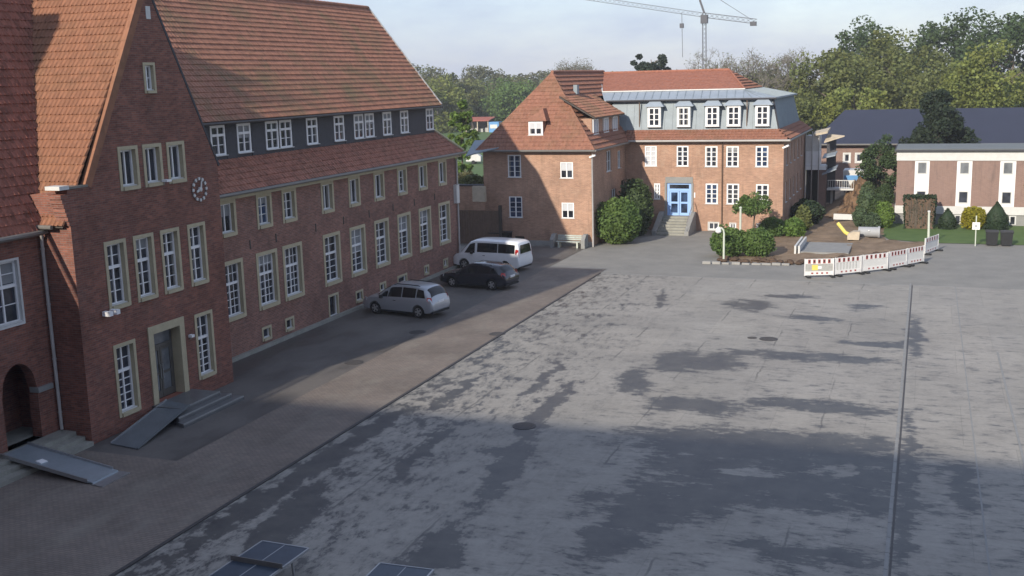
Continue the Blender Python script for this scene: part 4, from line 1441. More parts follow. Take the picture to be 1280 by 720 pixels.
for a, b in cols:
    st = MB().box(a + .003, b - .003, YR + .04, YR + .12, 1.472, 4.998).build('window_strip', 'white_paint', Rb)
    xc = (a + b) / 2
    for z, h, g in ((3.95, .95, 'glass_curtain'), (1.7, .95, 'glass')):
        f = MB()
        w = .36
        f.box(xc - w, xc - w + .07, YR + .0, YR + .045, z, z + h)
        f.box(xc + w - .07, xc + w, YR + .0, YR + .045, z, z + h)
        f.box(xc - w + .07, xc + w - .07, YR + .0, YR + .045, z, z + .07)
        f.box(xc - w + .07, xc + w - .07, YR + .0, YR + .045, z + h - .07, z + h)
        f = f.build('window', 'white_dull', Rb)
        MB().box(xc - w + .05, xc + w - .05, YR + .02, YR + .03, z + .05, z + h - .05).build('glass', g, f)
for x in (2.3, 6.2):
    MB().box(x, x + .5, YR - .02, YR + .06, .1, .8).build('cellar_window', 'white_dull', Rb)
    MB().box(x + .1, x + .4, YR - .03, YR - .015, .15, .72).build('glass', 'glass', Rb.children[-1])

# ------------------------------------------------------------------ hall with dark roof
YB = 115
Hb = thing('dark_roof_hall', 'brick hall with wide dark blue roof behind the conifer', 'building', (0, 120, 0))
HW = [(-8.8, 2.94, .8, 1.05), (-7.35, 2.94, .78, 1.05), (-6.2, 2.94, .78, 1.05), (-4.9, 2.94, .78, 1.05)]
mb = MB()
wall(mb, 'X', YB, -10.4, 14, 0, 5.0, [(x - w / 2 + .01, x + w / 2 - .01, z + .01, z + h - .01) for x, z, w, h in HW], 0.2, 1)
mb.quad((-10.4, YB, 0), (-10.4, 130, 0), (-10.4, 130, 5), (-10.4, YB, 5))
mb.build('wall', 'brick_panel', Hb)
for x, z, w, h in HW:
    window(Hb, 'window', x, z, w, h, 'S', YB, 1, 1, None, 0.14, 0.1, 'white_dull', 'glass', mullion=0)
mb = MB()
mb.poly([(-11, 114.4, 4.85), (14.6, 114.4, 4.85), (9.0, 123, 7.95), (-8.2, 123, 7.95)])
mb.poly([(-11, 114.4, 4.85), (-8.2, 123, 7.95), (-11, 131, 4.85)])
mb.poly([(14.6, 114.4, 4.85), (14.6, 131, 4.85), (9.0, 123, 7.95)])
mb.poly([(-11, 131, 4.85), (14.6, 131, 4.85), (9.0, 123, 7.95), (-8.2, 123, 7.95)])
mb.poly([(-11, 114.4, 4.83), (14.6, 114.4, 4.83), (14.6, 131, 4.83), (-11, 131, 4.83)])
hr = mb.build('roof', 'navy_roof', Hb)
gutter(Hb, (-11, 114.35, 4.82), (14.6, 114.35, 4.82), .09)

# ------------------------------------------------------------------ building-site annex
An = thing('site_annex', 'cluttered white balcony annex under construction beside the mansard house', 'building', (-8.8, 101, 0))
MB().box(-8.75, -8.1, 100, 101, 0, 3.75).build('brick_pier', 'brick_panel', An)
MB().box(-9.85, -8.7, 99.9, 102, 3.9, 5.15).build('balcony_panel', 'white_paint', An)
MB().box(-9.85, -8.72, 99.95, 101.9, 5.16, 6.5).build('lit_glazing', 'white_dull', An)  # panel and glazing in paler paint, standing in for light on them
MB().box(-9.85, -8.1, 99.7, 102, 3.55, 3.88).build('slab', 'white_paint', An)
MB().box(-9.9, -8.8, 101.2, 101.4, 0, 3.5).build('opening_shade', 'shade_black', An)  # solid black slab stands in for the shade of an opening
MB().prism([(-8.4, 99.3, 4.55), (-7.3, 99.3, 4.8), (-7.3, 101.5, 5.0), (-8.4, 101.5, 4.75)], (0, 0, .1)).build('canopy', 'zinc_light', An)
MB().prism([(-8.4, 99.3, 3.1), (-7.2, 99.3, 3.6), (-7.2, 101.5, 3.8), (-8.4, 101.5, 3.3)], (0, 0, .1)).build('canopy', 'zinc_light', An)
MB().box(-8.2, -7.4, 101.2, 101.3, 0.5, 6.2).build('shaft', 'slate', An)
MB().prism([(-9.2, 99.5, 6.5), (-8.0, 99.2, 6.75), (-7.9, 101, 7.0), (-9.2, 101, 6.7)], (0, 0, .18)).build('timber_stack', 'wood_pale', An)
MB().prism([(-8.3, 99.5, 5.9), (-6.6, 99.4, 6.45), (-8.1, 101, 6.5)], (0, 0, .1)).build('tarpaulin', 'wood_pale', An)
for x in (-9.85, -9.3, -8.72):
    MB().tube([(x, 99.6, 0), (x, 99.6, 6.9)], 0.05, 6).build('scaffold_pole', 'steel', An)
t = thing('site_railing', 'white railing on a deck above the soil bank', 'railing', (-6.7, 100, 1.8))
MB().box(-8.0, -5.7, 99.9, 101.5, 1.75, 1.9).build('deck', 'white_dull', t)
for k in range(12):
    MB().bar((-7.9 + k * .195, 99.95, 1.9), (-7.9 + k * .195, 99.95, 2.6), 0.03).build('baluster', 'white_dull', t)
MB().bar((-7.95, 99.95, 2.62), (-5.7, 99.95, 2.62), 0.06).build('handrail', 'white_dull', t)
for x in (-7.7, -6.0):
    MB().box(x, x + .2, 100.3, 100.6, 0, 1.75).build('support_post', 'concrete', t)
t = thing('site_container', 'small white and blue container standing beyond the site railing', 'container', (-5.9, 104, 0))
MB().box(-6.9, -4.9, 103.5, 106, 1.8, 3.2).build('body', 'white_dull', t)
MB().box(-6.8, -5.0, 103.47, 103.5, 2.3, 2.75).build('stripe', 'container_blue', t)
MB().box(-6.8, -5.0, 103.6, 105.9, 0, 1.8).build('base_frame', 'slate', t)

# ------------------------------------------------------------------ gate and yard walls between wing and corner house
t = thing('yard_gate', 'dark brown wooden double gate between the wing and corner house', 'gate', (-30.6, 74.6, 0))
for k in range(16):
    x = -32.3 + k * .2
    MB().box(x, x + .185, 74.55, 74.6, 0.1, 2.6).build('plank', 'timber_brown', t)
for z in (.5, 2.0):
    MB().box(-32.3, -29.1, 74.6, 74.66, z, z + .15).build('rail', 'timber_dark', t)
for x in (-29.1, -32.5):
    MB().box(x, x + .2, 74.45, 74.7, 0, 3.0).build('gate_post', 'timber_dark', t)
t = thing('yard_wall', 'brick garden wall with pale stone panel behind the brown gate', 'wall', (-31, 77, 0))
MB().box(-36, -30.7, 76.4, 76.8, 0, 4.2).build('brickwork', 'brick_warm', t)
MB().box(-36, -30.7, 76.35, 76.85, 4.2, 4.32).build('coping', 'slate', t)
MB().box(-31.3, -30.3, 74.9, 75.2, 3.2, 4.35).build('stone_panel', 'wood_pale', t)
MB().box(-31.3, -30.4, 74.95, 75.15, 0, 3.2).build('pillar', 'brick_warm', t)

# ------------------------------------------------------------------ vehicles
def car(name, label, cat, loc, heading, L, Wd, H, prof, paint, wheel_r, axles, glass_rng, roof_rails=False, van=False):
    """prof rows: x (0 rear..1 front), bottom, belt, roof, width factor at belt, at roof; local +X forward"""
    root = thing(name, label, cat, loc, heading, 'cars parked in front of the long wing')
    hw = Wd / 2

    def ring(row):
        x, zb, zs, zr, fb, fr = row
        X = (x - 0.5) * L
        ws = hw * fb
        wr = hw * fr
        zm = zb + (zs - zb) * .45
        pts = [(0, zb), (ws * .8, zb), (ws * .955, zb + .06), (ws * .995, zm), (ws, zs - .12), (ws * .975, zs),
               (wr + .03, max(zs + .004, zr - .1)), (wr * .9, max(zs + .01, zr - .03)), (wr * .5, zr), (0, zr + .012)]
        return [(X, y, z) for y, z in pts]
    # resample the stations smoothly
    rows = []
    for i in range(len(prof) - 1):
        n = 4
        for k in range(n):
            f = k / n
            p0 = prof[max(i - 1, 0)]
            p1, p2 = prof[i], prof[i + 1]
            p3 = prof[min(i + 2, len(prof) - 1)]
            row = []
            for a, b, c, d in zip(p0, p1, p2, p3):
                lin = b + (c - b) * f
                cr = 0.5 * (2 * b + (c - a) * f + (2 * a - 5 * b + 4 * c - d) * f * f + (3 * b - a - 3 * c + d) * f ** 3)
                row.append(lin * .55 + cr * .45)
            row[0] = p1[0] + (p2[0] - p1[0]) * f
            rows.append(tuple(row))
    rows.append(prof[-1])
    rings = [ring(r) for r in rows]
    m = MB()
    nh = 10
    for rg in rings:
        full = rg + [(x, -y, z) for x, y, z in reversed(rg[1:-1])]
        m.v += full
    nr = 2 * nh - 2
    for i in range(len(rings) - 1):
        for k in range(nr):
            a, b = i * nr + k, i * nr + (k + 1) % nr
            m.f.append((a, b, b + nr, a + nr))
    m.f.append(tuple(range(nr)))
    m.f.append(tuple((len(rings) - 1) * nr + k for k in reversed(range(nr))))
    body = m.build('body', paint, root, local=True, smooth=False)
    # cut wheel arches
    cut = MB()
    for ax in axles:
        X = (ax - .5) * L
        for sy in (-1, 1):
            cut.lathe([(wheel_r * 1.16, -0.26), (wheel_r * 1.16, 0.26)], (X, sy * (hw - .1), wheel_r * 1.0), 'Y', 24)
    cobj = cut.build('cutter', 'rubber', None)
    md = body.modifiers.new('cut', 'BOOLEAN')
    md.object = cobj
    md.operation = 'DIFFERENCE'
    md.solver = 'EXACT'
    cobj.location = (0, 0, 0)
    mw = root.location.copy(), root.rotation_euler.copy()
    root.location = (0, 0, 0)
    root.rotation_euler = (0, 0, 0)
    bpy.context.view_layer.update()
    dg = bpy.context.evaluated_depsgraph_get()
    nm = bpy.data.meshes.new_from_object(body.evaluated_get(dg))
    body.modifiers.clear()
    body.data = nm
    nm.materials.clear()
    nm.materials.append(MATS[paint])
    nm.polygons.foreach_set('use_smooth', [True] * len(nm.polygons))
    nm.set_sharp_from_angle(angle=R(32))
    root.location, root.rotation_euler = mw
    bpy.data.objects.remove(cobj)

    def rowat(x):
        for a, b in zip(rows, rows[1:]):
            if a[0] <= x <= b[0] + 1e-9:
                f = (x - a[0]) / (b[0] - a[0])
                return tuple(p + (q - p) * f for p, q in zip(a, b))
        return rows[-1]

    def sidept(x, t, sgn):
        rg = ring(rowat(x))
        a, b = Vector(rg[5]), Vector(rg[6])
        p = a.lerp(b, t)
        return Vector((p.x, sgn * (p.y + .012), p.z + .004))
    # side windows
    for (xa, xb, ta, tb, sl0, sl1) in glass_rng:
        for sgn in (-1, 1):
            g = MB()
            n = 8
            vs = []
            for i in range(n + 1):
                f = i / n
                for j, t in ((0, ta), (1, tb)):
                    x0, x1 = xa + (sl0 if j else 0), xb + (sl1 if j else 0)
                    vs.append(sidept(x0 + (x1 - x0) * f, t, sgn))
            g.add(vs, [(2 * i, 2 * i + 2, 2 * i + 3, 2 * i + 1) for i in range(n)])
            g.build('side_window', 'car_glass', root, local=True)

    def toppt(x, w, off=.012):
        rg = ring(rowat(x))
        pts = [Vector(q) for q in rg[6:10]]
        # w 0..1 from centre to the upper edge
        q = (1 - w) * 3
        k = min(2, int(q))
        p = pts[k].lerp(pts[k + 1], q - k)
        return p

    def screen(nm2, xa, xb):
        g = MB()
        vs = []
        n, mm = 6, 8
        for i in range(n + 1):
            x = xa + (xb - xa) * i / n
            for j in range(mm + 1):
                w = -0.93 + 1.86 * j / mm
                p = toppt(x, abs(w))
                vs.append(Vector((p.x, p.y * (1 if w > 0 else -1), p.z)))
        # lift along approximate normal
        fs = [(i * (mm + 1) + j, i * (mm + 1) + j + 1, (i + 1) * (mm + 1) + j + 1, (i + 1) * (mm + 1) + j) for i in range(n) for j in range(mm)]
        d = Vector((1, 0, .6)).normalized() * .014 if xb > .5 else Vector((-1, 0, .6)).normalized() * .014
        vs = [v + d for v in vs]
        g.add(vs, fs)
        return g.build(nm2, 'car_glass', root, local=True, smooth=True)
    return root, rowat, ring, screen


def wheels(root, L, Wd, r, axles):
    tyre = MB()
    tyre.lathe([(r * .62, -.1), (r * .9, -.105), (r, -.07), (r, .07), (r * .9, .105), (r * .62, .1)], axis='Y', n=24)
    tm = tyre.mesh('wheel', 'rubber', smooth=40)
    rim = MB()
    rim.lathe([(r * .64, -.085), (r * .66, .1), (r * .6, .105), (r * .56, .06)], axis='Y', n=20)
    for k in range(5):
        a = 2 * math.pi * k / 5
        rim.bar((r * .1 * math.cos(a), .085, r * .1 * math.sin(a)), (r * .6 * math.cos(a), .09, r * .6 * math.sin(a)), .05, .09)
    rim.lathe([(r * .2, .06), (r * .2, .1), (r * .1, .11)], axis='Y', n=10)
    rm = rim.mesh('rim', 'rim_alloy', smooth=40)
    for ax in axles:
        for sg in (-1, 1):
            o = sub('wheel', tm, root)
            o.location = ((ax - .5) * L, sg * (Wd / 2 - .115), r)
            o.rotation_euler = (0, 0, 0 if sg > 0 else math.pi)
            sub('rim', rm, o)


def patch(root, name, mat, pts, th=0.03):
    """small lamp / plate: local quad extruded"""
    a, b, c = Vector(pts[0]), Vector(pts[1]), Vector(pts[2])
    n = (b - a).cross(c - b).normalized() * th
    return MB().prism([Vector(p) - n * .5 for p in pts], n).build(name, mat, root, local=True)


def lights(root, L, Wd, zt, zh, front_in=.12, rear_in=.1, hrear=.3, wrear=.2):
    hw = Wd / 2
    for s in (-1, 1):
        x = -L / 2 + rear_in
        MB().add([(x - .06, s * (hw - wrear), zt), (x + .06, s * (hw * .955), zt), (x + .2, s * (hw * .975), zt + hrear * .6), (x + .16, s * (hw * .94), zt + hrear), (x - .0, s * (hw - wrear), zt + hrear * .9), (x + .1, s * (hw - wrear), zt + hrear * .4)], [(0, 1, 2, 3, 4), (0, 4, 5), (0, 5, 1), (1, 5, 2), (2, 5, 3), (3, 5, 4)]).build('tail_lamp', 'lamp_red', root, local=True)
        x = L / 2 - front_in
        MB().prism([(x - .3, s * (hw - .05), zh), (x + .03, s * (hw - .36), zh - .02), (x - .0, s * (hw - .36), zh + .13), (x - .36, s * (hw - .07), zh + .16)], (.03, s * .03, .01)).build('headlight', 'lamp_clear', root, local=True)
    MB().box(-L / 2 - .005, -L / 2 + .06, -.26, .26, zt - .05, zt + .07).build('number_plate', 'white_paint', root, local=True)
    for s in (-1, 1):
        MB().box(L * .17, L * .17 + .12, s * (hw - .02), s * (hw + .17), zh + .22, zh + .38).build('side_mirror', 'black_plastic', root, local=True)
        MB().box(-.05, .12, s * (hw - .012), s * (hw + .018), zh + .12, zh + .15).build('door_handle', 'black_plastic', root, local=True)
        MB().box(-L * .24, L * .24, s * (hw - .05), s * (hw + .004), .2, .29).build('sill_trim', 'black_plastic', root, local=True)
    MB().box(-L / 2 + .02, -L / 2 + .16, -hw * .82, hw * .82, .25, .36).build('rear_bumper_trim', 'black_plastic', root, local=True)
    MB().box(L / 2 - .2, L / 2 - .03, -hw * .7, hw * .7, .25, .38).build('front_grille', 'black_plastic', root, local=True)


hd = math.atan2(0.5, -2.85)
# silver people carrier
L, Wd, H = 4.6, 1.86, 1.68
prof = [(0.0, .42, .72, .80, .86, .78), (.018, .30, .90, 1.05, .93, .74), (.05, .24, 1.0, 1.40, .965, .70), (.10, .22, 1.02, 1.58, .985, .70), (.2, .2, 1.02, 1.66, 1.0, .715), (.4, .2, 1.0, 1.69, 1.0, .73),
        (.55, .2, .98, 1.64, 1.0, .73), (.66, .2, .96, 1.42, 1.0, .73), (.76, .2, .94, 1.10, .99, .72), (.82, .21, .92, 1.0, .985, .70), (.9, .22, .86, .92, .96, .66), (.965, .25, .74, .80, .89, .6), (1.0, .34, .56, .6, .76, .5)]
c1, ra, rg_, scr = car('silver_car', 'silver people carrier parked nearest, nose to the brick wing', 'car', (-25.5, 51.35, 0.004), hd, L, Wd, H, prof, 'car_silver', .325, (.185, .79),
                       [(.09, .205, .10, .86, .035, 0.0), (.22, .40, .06, .90, 0, 0), (.415, .60, .06, .90, 0, -.02), (.61, .72, .06, .72, -.0, -.06)])
scr('windscreen', .775, .585)
scr('rear_window', .028, .088)
wheels(c1, L, Wd, .325, (.185, .79))
lights(c1, L, Wd, .82, .70)
for s in (-1, 1):
    MB().tube([(-1.45, s * .60, 1.60), (-1.3, s * .60, 1.655), (0.0, s * .62, 1.675), (.2, s * .62, 1.60)], .02, 6).build('roof_rail', 'black_plastic', c1, local=True)

# black estate
L, Wd, H = 4.65, 1.82, 1.5
prof = [(0.0, .42, .70, .76, .86, .76), (.018, .3, .86, .94, .93, .74), (.045, .23, .93, 1.14, .96, .70), (.11, .2, .95, 1.38, .985, .68), (.22, .18, .95, 1.46, 1.0, .70), (.4, .18, .94, 1.49, 1.0, .71),
        (.54, .18, .92, 1.45, 1.0, .71), (.64, .18, .90, 1.24, 1.0, .71), (.72, .18, .89, 1.0, .99, .72), (.8, .19, .86, .93, .985, .7), (.9, .2, .79, .85, .96, .66), (.965, .24, .68, .73, .89, .6), (1.0, .33, .52, .56, .76, .5)]
c2, ra, rg_, scr = car('black_car', 'black estate car parked between the silver car and white van', 'car', (-24.55, 59.3, 0.004), hd + .02, L, Wd, H, prof, 'car_black', .32, (.2, .785),
                       [(.10, .22, .10, .82, .045, 0.0), (.235, .40, .06, .90, 0, 0), (.415, .58, .06, .90, 0, -.02), (.59, .68, .06, .70, 0, -.05)])
scr('windscreen', .725, .57)
scr('rear_window', .04, .115)
wheels(c2, L, Wd, .32, (.2, .785))
lights(c2, L, Wd, .76, .62)
for s in (-1, 1):
    MB().tube([(-1.4, s * .56, 1.39), (-1.25, s * .57, 1.45), (.0, s * .58, 1.475), (.2, s * .58, 1.41)], .018, 6).build('roof_rail', 'steel', c2, local=True)
# white van
L, Wd, H = 5.0, 1.96, 1.97
prof = [(0.0, .42, .80, .95, .94, .80), (.012, .3, 1.08, 1.62, .97, .80), (.03, .25, 1.12, 1.86, .98, .80), (.07, .22, 1.13, 1.95, .99, .81), (.2, .2, 1.13, 1.98, 1.0, .82), (.45, .2, 1.12, 1.99, 1.0, .82),
        (.66, .2, 1.11, 1.95, 1.0, .81), (.74, .2, 1.10, 1.80, 1.0, .8), (.82, .2, 1.09, 1.42, 1.0, .8), (.88, .2, 1.06, 1.14, .99, .78), (.95, .22, .92, .98, .95, .7), (.985, .25, .76, .82, .89, .62), (1.0, .34, .6, .64, .8, .5)]
c3, ra, rg_, scr = car('white_van', 'white passenger van parked farthest, by the brown gate', 'van', (-26.05, 65.3, 0.004), hd + .02, L, Wd, H, prof, 'car_white', .34, (.2, .81),
                       [(.06, .30, .10, .86, 0, 0), (.31, .61, .10, .86, 0, 0), (.645, .80, .02, .86, 0, -.075)])
scr('windscreen', .875, .735)
g = MB()
g.quad((-L / 2 - .0, -.68, 1.2), (-L / 2 - .0, .68, 1.2), (-L / 2 + .075, .62, 1.72), (-L / 2 + .075, -.62, 1.72))
g.build('rear_window', 'car_glass', c3, local=True).location = (-.03, 0, 0)
wheels(c3, L, Wd, .34, (.2, .81))
lights(c3, L, Wd, .95, .85, .2, .06, .55, .12)

# ------------------------------------------------------------------ barriers
def barrier(a, b, label, mat_mid):
    a, b = Vector(a), Vector(b)
    d = b - a
    Lb_ = d.length
    t = thing('barrier_panel', label, 'barrier', (a.x, a.y, 0), math.atan2(d.y, d.x), 'red and white barrier panels round the soil')

    def B(name, mat, *bx):
        m = MB()
        for q in bx:
            m.box(*q)
        return m.build(name, mat, t, local=True)
    B('frame', 'white_plastic', (0, .06, -.03, .03, .1, 1.12), (Lb_ - .06, Lb_, -.03, .03, .1, 1.12), (.06, Lb_ - .06, -.028, .028, .8, 1.1), (.06, Lb_ - .06, -.028, .028, .12, .36))
    B('infill', mat_mid, (.06, Lb_ - .06, -.01, .01, .36, .8))
    n = 5
    for k in range(n):
        x = .14 + (Lb_ - .28) * (k + .5) / n
        B('top_mark', 'red_plastic', (x - .075, x + .075, -.034, .034, .83, 1.07))
        B('slot', 'black_plastic', (x - .04, x + .04, -.037, .037, .9, 1.02))
        if k < 4:
            B('bottom_mark', 'red_plastic', (x + .12, x + .24, -.034, .034, .2, .29))
    for x in (.12, Lb_ - .2):
        B('foot', 'black_plastic', (x, x + .2, -.34, .34, .005, .1))
    return t


b1 = barrier((-6.46, 66.2), (-4.82, 66.8), 'barrier panel at the left end of the row, with yellowish infill', 'mesh_grey')
MB().box(.45, .8, -.016, .016, .42, .74).build('sticker', 'yellow_plastic', b1, local=True)
MB().box(.8, 1.02, -.018, .018, .5, .66).build('sticker', 'white_paint', b1, local=True)
b2 = barrier((-4.78, 66.95), (-3.33, 68.2), 'second barrier panel from the left, with pale striped infill', 'net_white')
for k in range(7):
    MB().box(.18 + k * .22, .22 + k * .22, -.02, .02, .37, .79).build('bar', 'mesh_grey', b2, local=True)
barrier((-3.28, 68.35), (-1.87, 69.7), 'third barrier panel from the left, plain grey infill', 'net_white')
barrier((-1.82, 69.9), (-0.82, 71.35), 'fourth barrier panel from the left, angled away', 'net_white')
barrier((-0.80, 71.45), (0.18, 72.9), 'fifth barrier panel, right end of the front row', 'net_white')
barrier((0.22, 76.0), (1.05, 78.2), 'last barrier panel, standing apart next to the lawn pole', 'net_white')

# ------------------------------------------------------------------ street furniture
t = thing('bench', 'grey green slatted bench in stone ends against the corner house', 'bench', (-23.7, 74.9, 0))
for k in range(3):
    MB().box(-24.75, -22.95, 74.55 + k * .14, 74.66 + k * .14, .42, .46).build('seat_slat', 'bench_slat', t)
for k in range(3):
    MB().box(-24.75, -22.95, 75.0 + k * .03, 75.04 + k * .03, .52 + k * .13, .62 + k * .13).build('back_slat', 'bench_slat', t)
for x in (-24.6, -23.2):
    MB().box(x, x + .1, 74.55, 75.05, 0, .42).build('leg', 'lamp_pole', t)
for x in (-25.15, -22.8):
    MB().prism([(x, 74.35, 0), (x, 75.3, 0), (x, 75.3, .95), (x, 74.8, .95), (x, 74.35, .6)], (.28, 0, 0)).build('stone_end', 'stone_grey', t)


def bin_(x, y, label, group, w=.78, d=.7, h=1.05, rz=0):
    t = thing('waste_bin', label, 'bin', (x, y, 0), rz, group)
    m = MB()
    a, b = w / 2 * .84, d / 2 * .84
    A, B = w / 2, d / 2
    m.add([(-a, -b, .08), (a, -b, .08), (a, b, .08), (-a, b, .08), (-A, -B, h * .86), (A, -B, h * .86), (A, B, h * .86), (-A, B, h * .86)],
          [(0, 3, 2, 1), (4, 5, 6, 7), (0, 1, 5, 4), (1, 2, 6, 5), (2, 3, 7, 6), (3, 0, 4, 7)])
    m.build('body', 'black_plastic', t, local=True)
    MB().prism([(-A - .03, -B - .05, h * .862), (A + .03, -B - .05, h * .862), (A + .03, B + .03, h * .9), (-A - .03, B + .03, h * .9)], (0, 0, .08)).build('lid', 'black_plastic', t, local=True)
    MB().tube([(-A * .8, B + .08, h * .88), (A * .8, B + .08, h * .88)], .02, 6).build('handle', 'black_plastic', t, local=True)
    for s in (-1, 1):
        MB().lathe([(.1, -.03), (.1, .03)], (s * (a - .02), b, .1), 'X', 12).build('wheel', 'rubber', t, local=True)


bin_(-29.55, 74.9, 'black waste bin beside the brown gate, left one', 'bins by the corner house')
bin_(-28.75, 74.9, 'black waste bin under the ground floor window of the corner house', 'bins by the corner house')
bin_(4.5, 81.2, 'black waste bin on the lawn edge, left of the pair', 'bins on the lawn')
bin_(5.42, 81.2, 'black waste bin on the lawn edge, right of the pair', 'bins on the lawn')

t = thing('yard_lamp', 'short pale post lamp with curved white head before the hedge', 'lamp', (-12.0, 70.7, 0))
MB().tube([(-12.0, 70.7, 0), (-12.0, 70.7, 1.9), (-12.04, 70.7, 2.12), (-12.16, 70.7, 2.24), (-12.3, 70.7, 2.2)], [.07, .06, .055, .055, .05], 8).build('pole', 'lamp_pole', t, smooth=40)
MB().lathe([(.05, .12), (.16, .0), (.2, -.22), (.12, -.3)], (-12.36, 70.7, 2.2), 'Z', 12).build('lamp_head', 'white_paint', t, smooth=40)
t = thing('lawn_pole', 'plain pale green pole behind the clipped hedge', 'pole', (-11.9, 76.8, 0))
MB().tube([(-11.9, 76.8, 0), (-11.9, 76.8, 2.8)], [.09, .07], 8).build('shaft', 'lamp_pole', t, smooth=40)
MB().lathe([(.1, 0), (.1, .08), (.03, .12)], (-11.9, 76.8, 2.8), 'Z', 8).build('pole_cap', 'lamp_pole', t)
t = thing('lawn_pole', 'pale pole rising from the soil beside the last barrier panel', 'pole', (0.45, 80.5, 0))
MB().tube([(0.45, 80.5, 0), (0.4, 80.5, 2.3)], [.09, .07], 8).build('shaft', 'lamp_pole', t, smooth=40)
MB().lathe([(.1, 0), (.1, .08), (.03, .12)], (.4, 80.5, 2.3), 'Z', 8).build('pole_cap', 'white_dull', t)
t = thing('lawn_sign', 'small white square sign on a post on the lawn', 'sign', (3.45, 80.6, 0))
MB().tube([(3.45, 80.6, 0), (3.43, 80.6, 2.1)], .04, 8).build('post', 'lamp_pole', t, smooth=40)
MB().box(3.2, 3.68, 80.53, 80.555, 1.15, 1.65).build('board', 'white_paint', t)
MB().box(3.36, 3.52, 80.52, 80.528, 1.33, 1.47).build('emblem', 'grey_paint', t)

# table tennis tables bottom left
def table(x, y, rz, label):
    t = thing('tennis_table', label, 'table', (x, y, 0), rz, 'table tennis tables')
    for s in (-1, 1):
        tp = MB().box(-.68, .68, min(s * .01, s * 1.2), max(s * .01, s * 1.2), .68, .71).build('table_top', 'table_blue', t, local=True)
        m = MB()
        y0, y1 = sorted((s * .02, s * 1.19))
        m.box(-.012, .012, y0, y1, .711, .714)
        m.build('centre_line', 'grey_paint', tp, local=True)
    for x_ in (-.69, .69):
        MB().box(x_ - .02, x_ + .02, -1.22, 1.22, .66, .722).build('edge_frame', 'steel', t, local=True)
    for y_ in (-1.22, 1.22):
        MB().box(-.67, .67, y_ - .02, y_ + .02, .66, .722).build('edge_frame', 'grey_paint', t, local=True)
    for x_ in (-.5, .5):
        for y_ in (-.8, .8):
            MB().tube([(x_, y_, 0), (x_ * .9, y_, .66)], .035, 8).build('leg', 'steel', t, local=True)
    MB().box(-.74, .74, -.012, .012, .712, .84).build('net', 'gutter', t, local=True)


table(-14.66, 20.88, R(-2), 'dark blue table tennis table in the yard, left of the two at the bottom edge')
table(-11.1, 20.65, R(2), 'dark blue table tennis table mostly cut off by the bottom edge')


def manhole(x, y, r, label):
    t = thing('manhole_cover', label, 'manhole', (x, y, 0), 0, 'manhole covers')
    m = MB().lathe([(r, 0.0), (r, .012), (r * .86, .014), (r * .84, .009)], (0, 0, .003), 'Z', 24)
    m.build('cover', 'iron_cover', t, local=True)
    m = MB()
    for k in range(5):
        yy = (k - 2) * r * .3
        hh = math.sqrt(max(.01, (r * .8) ** 2 - yy * yy))
        m.box(-hh, hh, yy - .02, yy + .02, .012, .018)
    m.build('ribs', 'iron_cover', t, local=True)


manhole(-22.9, 47.3, .42, 'round iron cover on the dark lane right of the silver car')
manhole(-23.1, 41.2, .42, 'round pale rimmed cover at the edge of the shaded lane')
manhole(-18.95, 47.9, .4, 'iron gully cover on the edging of the yard')
manhole(-6.4, 50.0, .42, 'larger round cover inside the dark wet patch in the yard')
manhole(-7.15, 50.05, .22, 'small round cover left of the larger one in the yard')
manhole(-12.85, 34.8, .42, 'lone dark round cover in the middle of the yard')

# ------------------------------------------------------------------ site objects
t = thing('concrete_slab', 'grey concrete slab with two white end posts in the soil', 'slab', (-6.3, 77.3, 0))
MB().box(-7.6, -4.5, 75.0, 79.5, 0.02, .16).build('slab_top', 'stone_grey', t)
for x in (-8.0, -7.75):
    MB().prism([(x, 74.9, 0), (x, 79.4, 0), (x, 79.4, .55), (x, 74.9, .55)], (.12, 0, 0)).build('kerb', 'white_dull', t)
t = thing('yellow_chute', 'bent yellow pipe ending in a cream bucket on the soil', 'pipe', (-5, 81.8, 0))
MB().tube([(-5.75, 82.4, 1.15), (-5.2, 82.0, .55), (-4.9, 81.8, .42)], [.13, .13, .15], 8).build('pipe', 'yellow_plastic', t, smooth=40)
MB().prism([(-5.0, 81.3, .12), (-4.2, 81.3, .12), (-4.15, 81.3, .7), (-4.6, 81.3, .72), (-5.0, 81.3, .5)], (0, .8, 0)).build('bucket', 'wood_pale', t)
t = thing('drain_pipe', 'thick grey pipe lying on the soil behind the yellow pipe', 'pipe', (-3.6, 83, 0))
MB().lathe([(.38, -.75), (.38, .6), (.44, .6), (.44, .75), (.34, .75), (.34, .62)], (-3.6, 83.2, .45), 'X', 16).build('barrel', 'grey_paint', t, smooth=40)
MB().lathe([(.05, 0), (.05, .05)], (-3.6, 82.75, .62), 'Y', 8).build('cap', 'white_paint', t)
t = thing('white_board', 'white board lying across the soil at the foot of the bank', 'board', (-6, 92, .3))
MB().prism([(-6.75, 91.6, .25), (-5.3, 91.9, .2), (-5.3, 92.0, .62), (-6.75, 91.7, .7)], (0.02, .12, 0)).build('panel', 'white_dull', t)
MB().box(-6.7, -6.6, 91.7, 91.9, 0, .3).box(-5.45, -5.35, 91.9, 92.1, 0, .3).build('support', 'timber_brown', t)
t = thing('edging_stones', 'row of pale kerb stones in front of the clipped hedge', 'kerb', (-11, 70, 0))
for k in range(9):
    x = -13.2 + k * .62
    MB().box(x, x + random.uniform(.42, .58), 69.7 + .06 * k, 69.9 + .06 * k, 0, random.uniform(.1, .18)).build('stone', 'concrete', t)

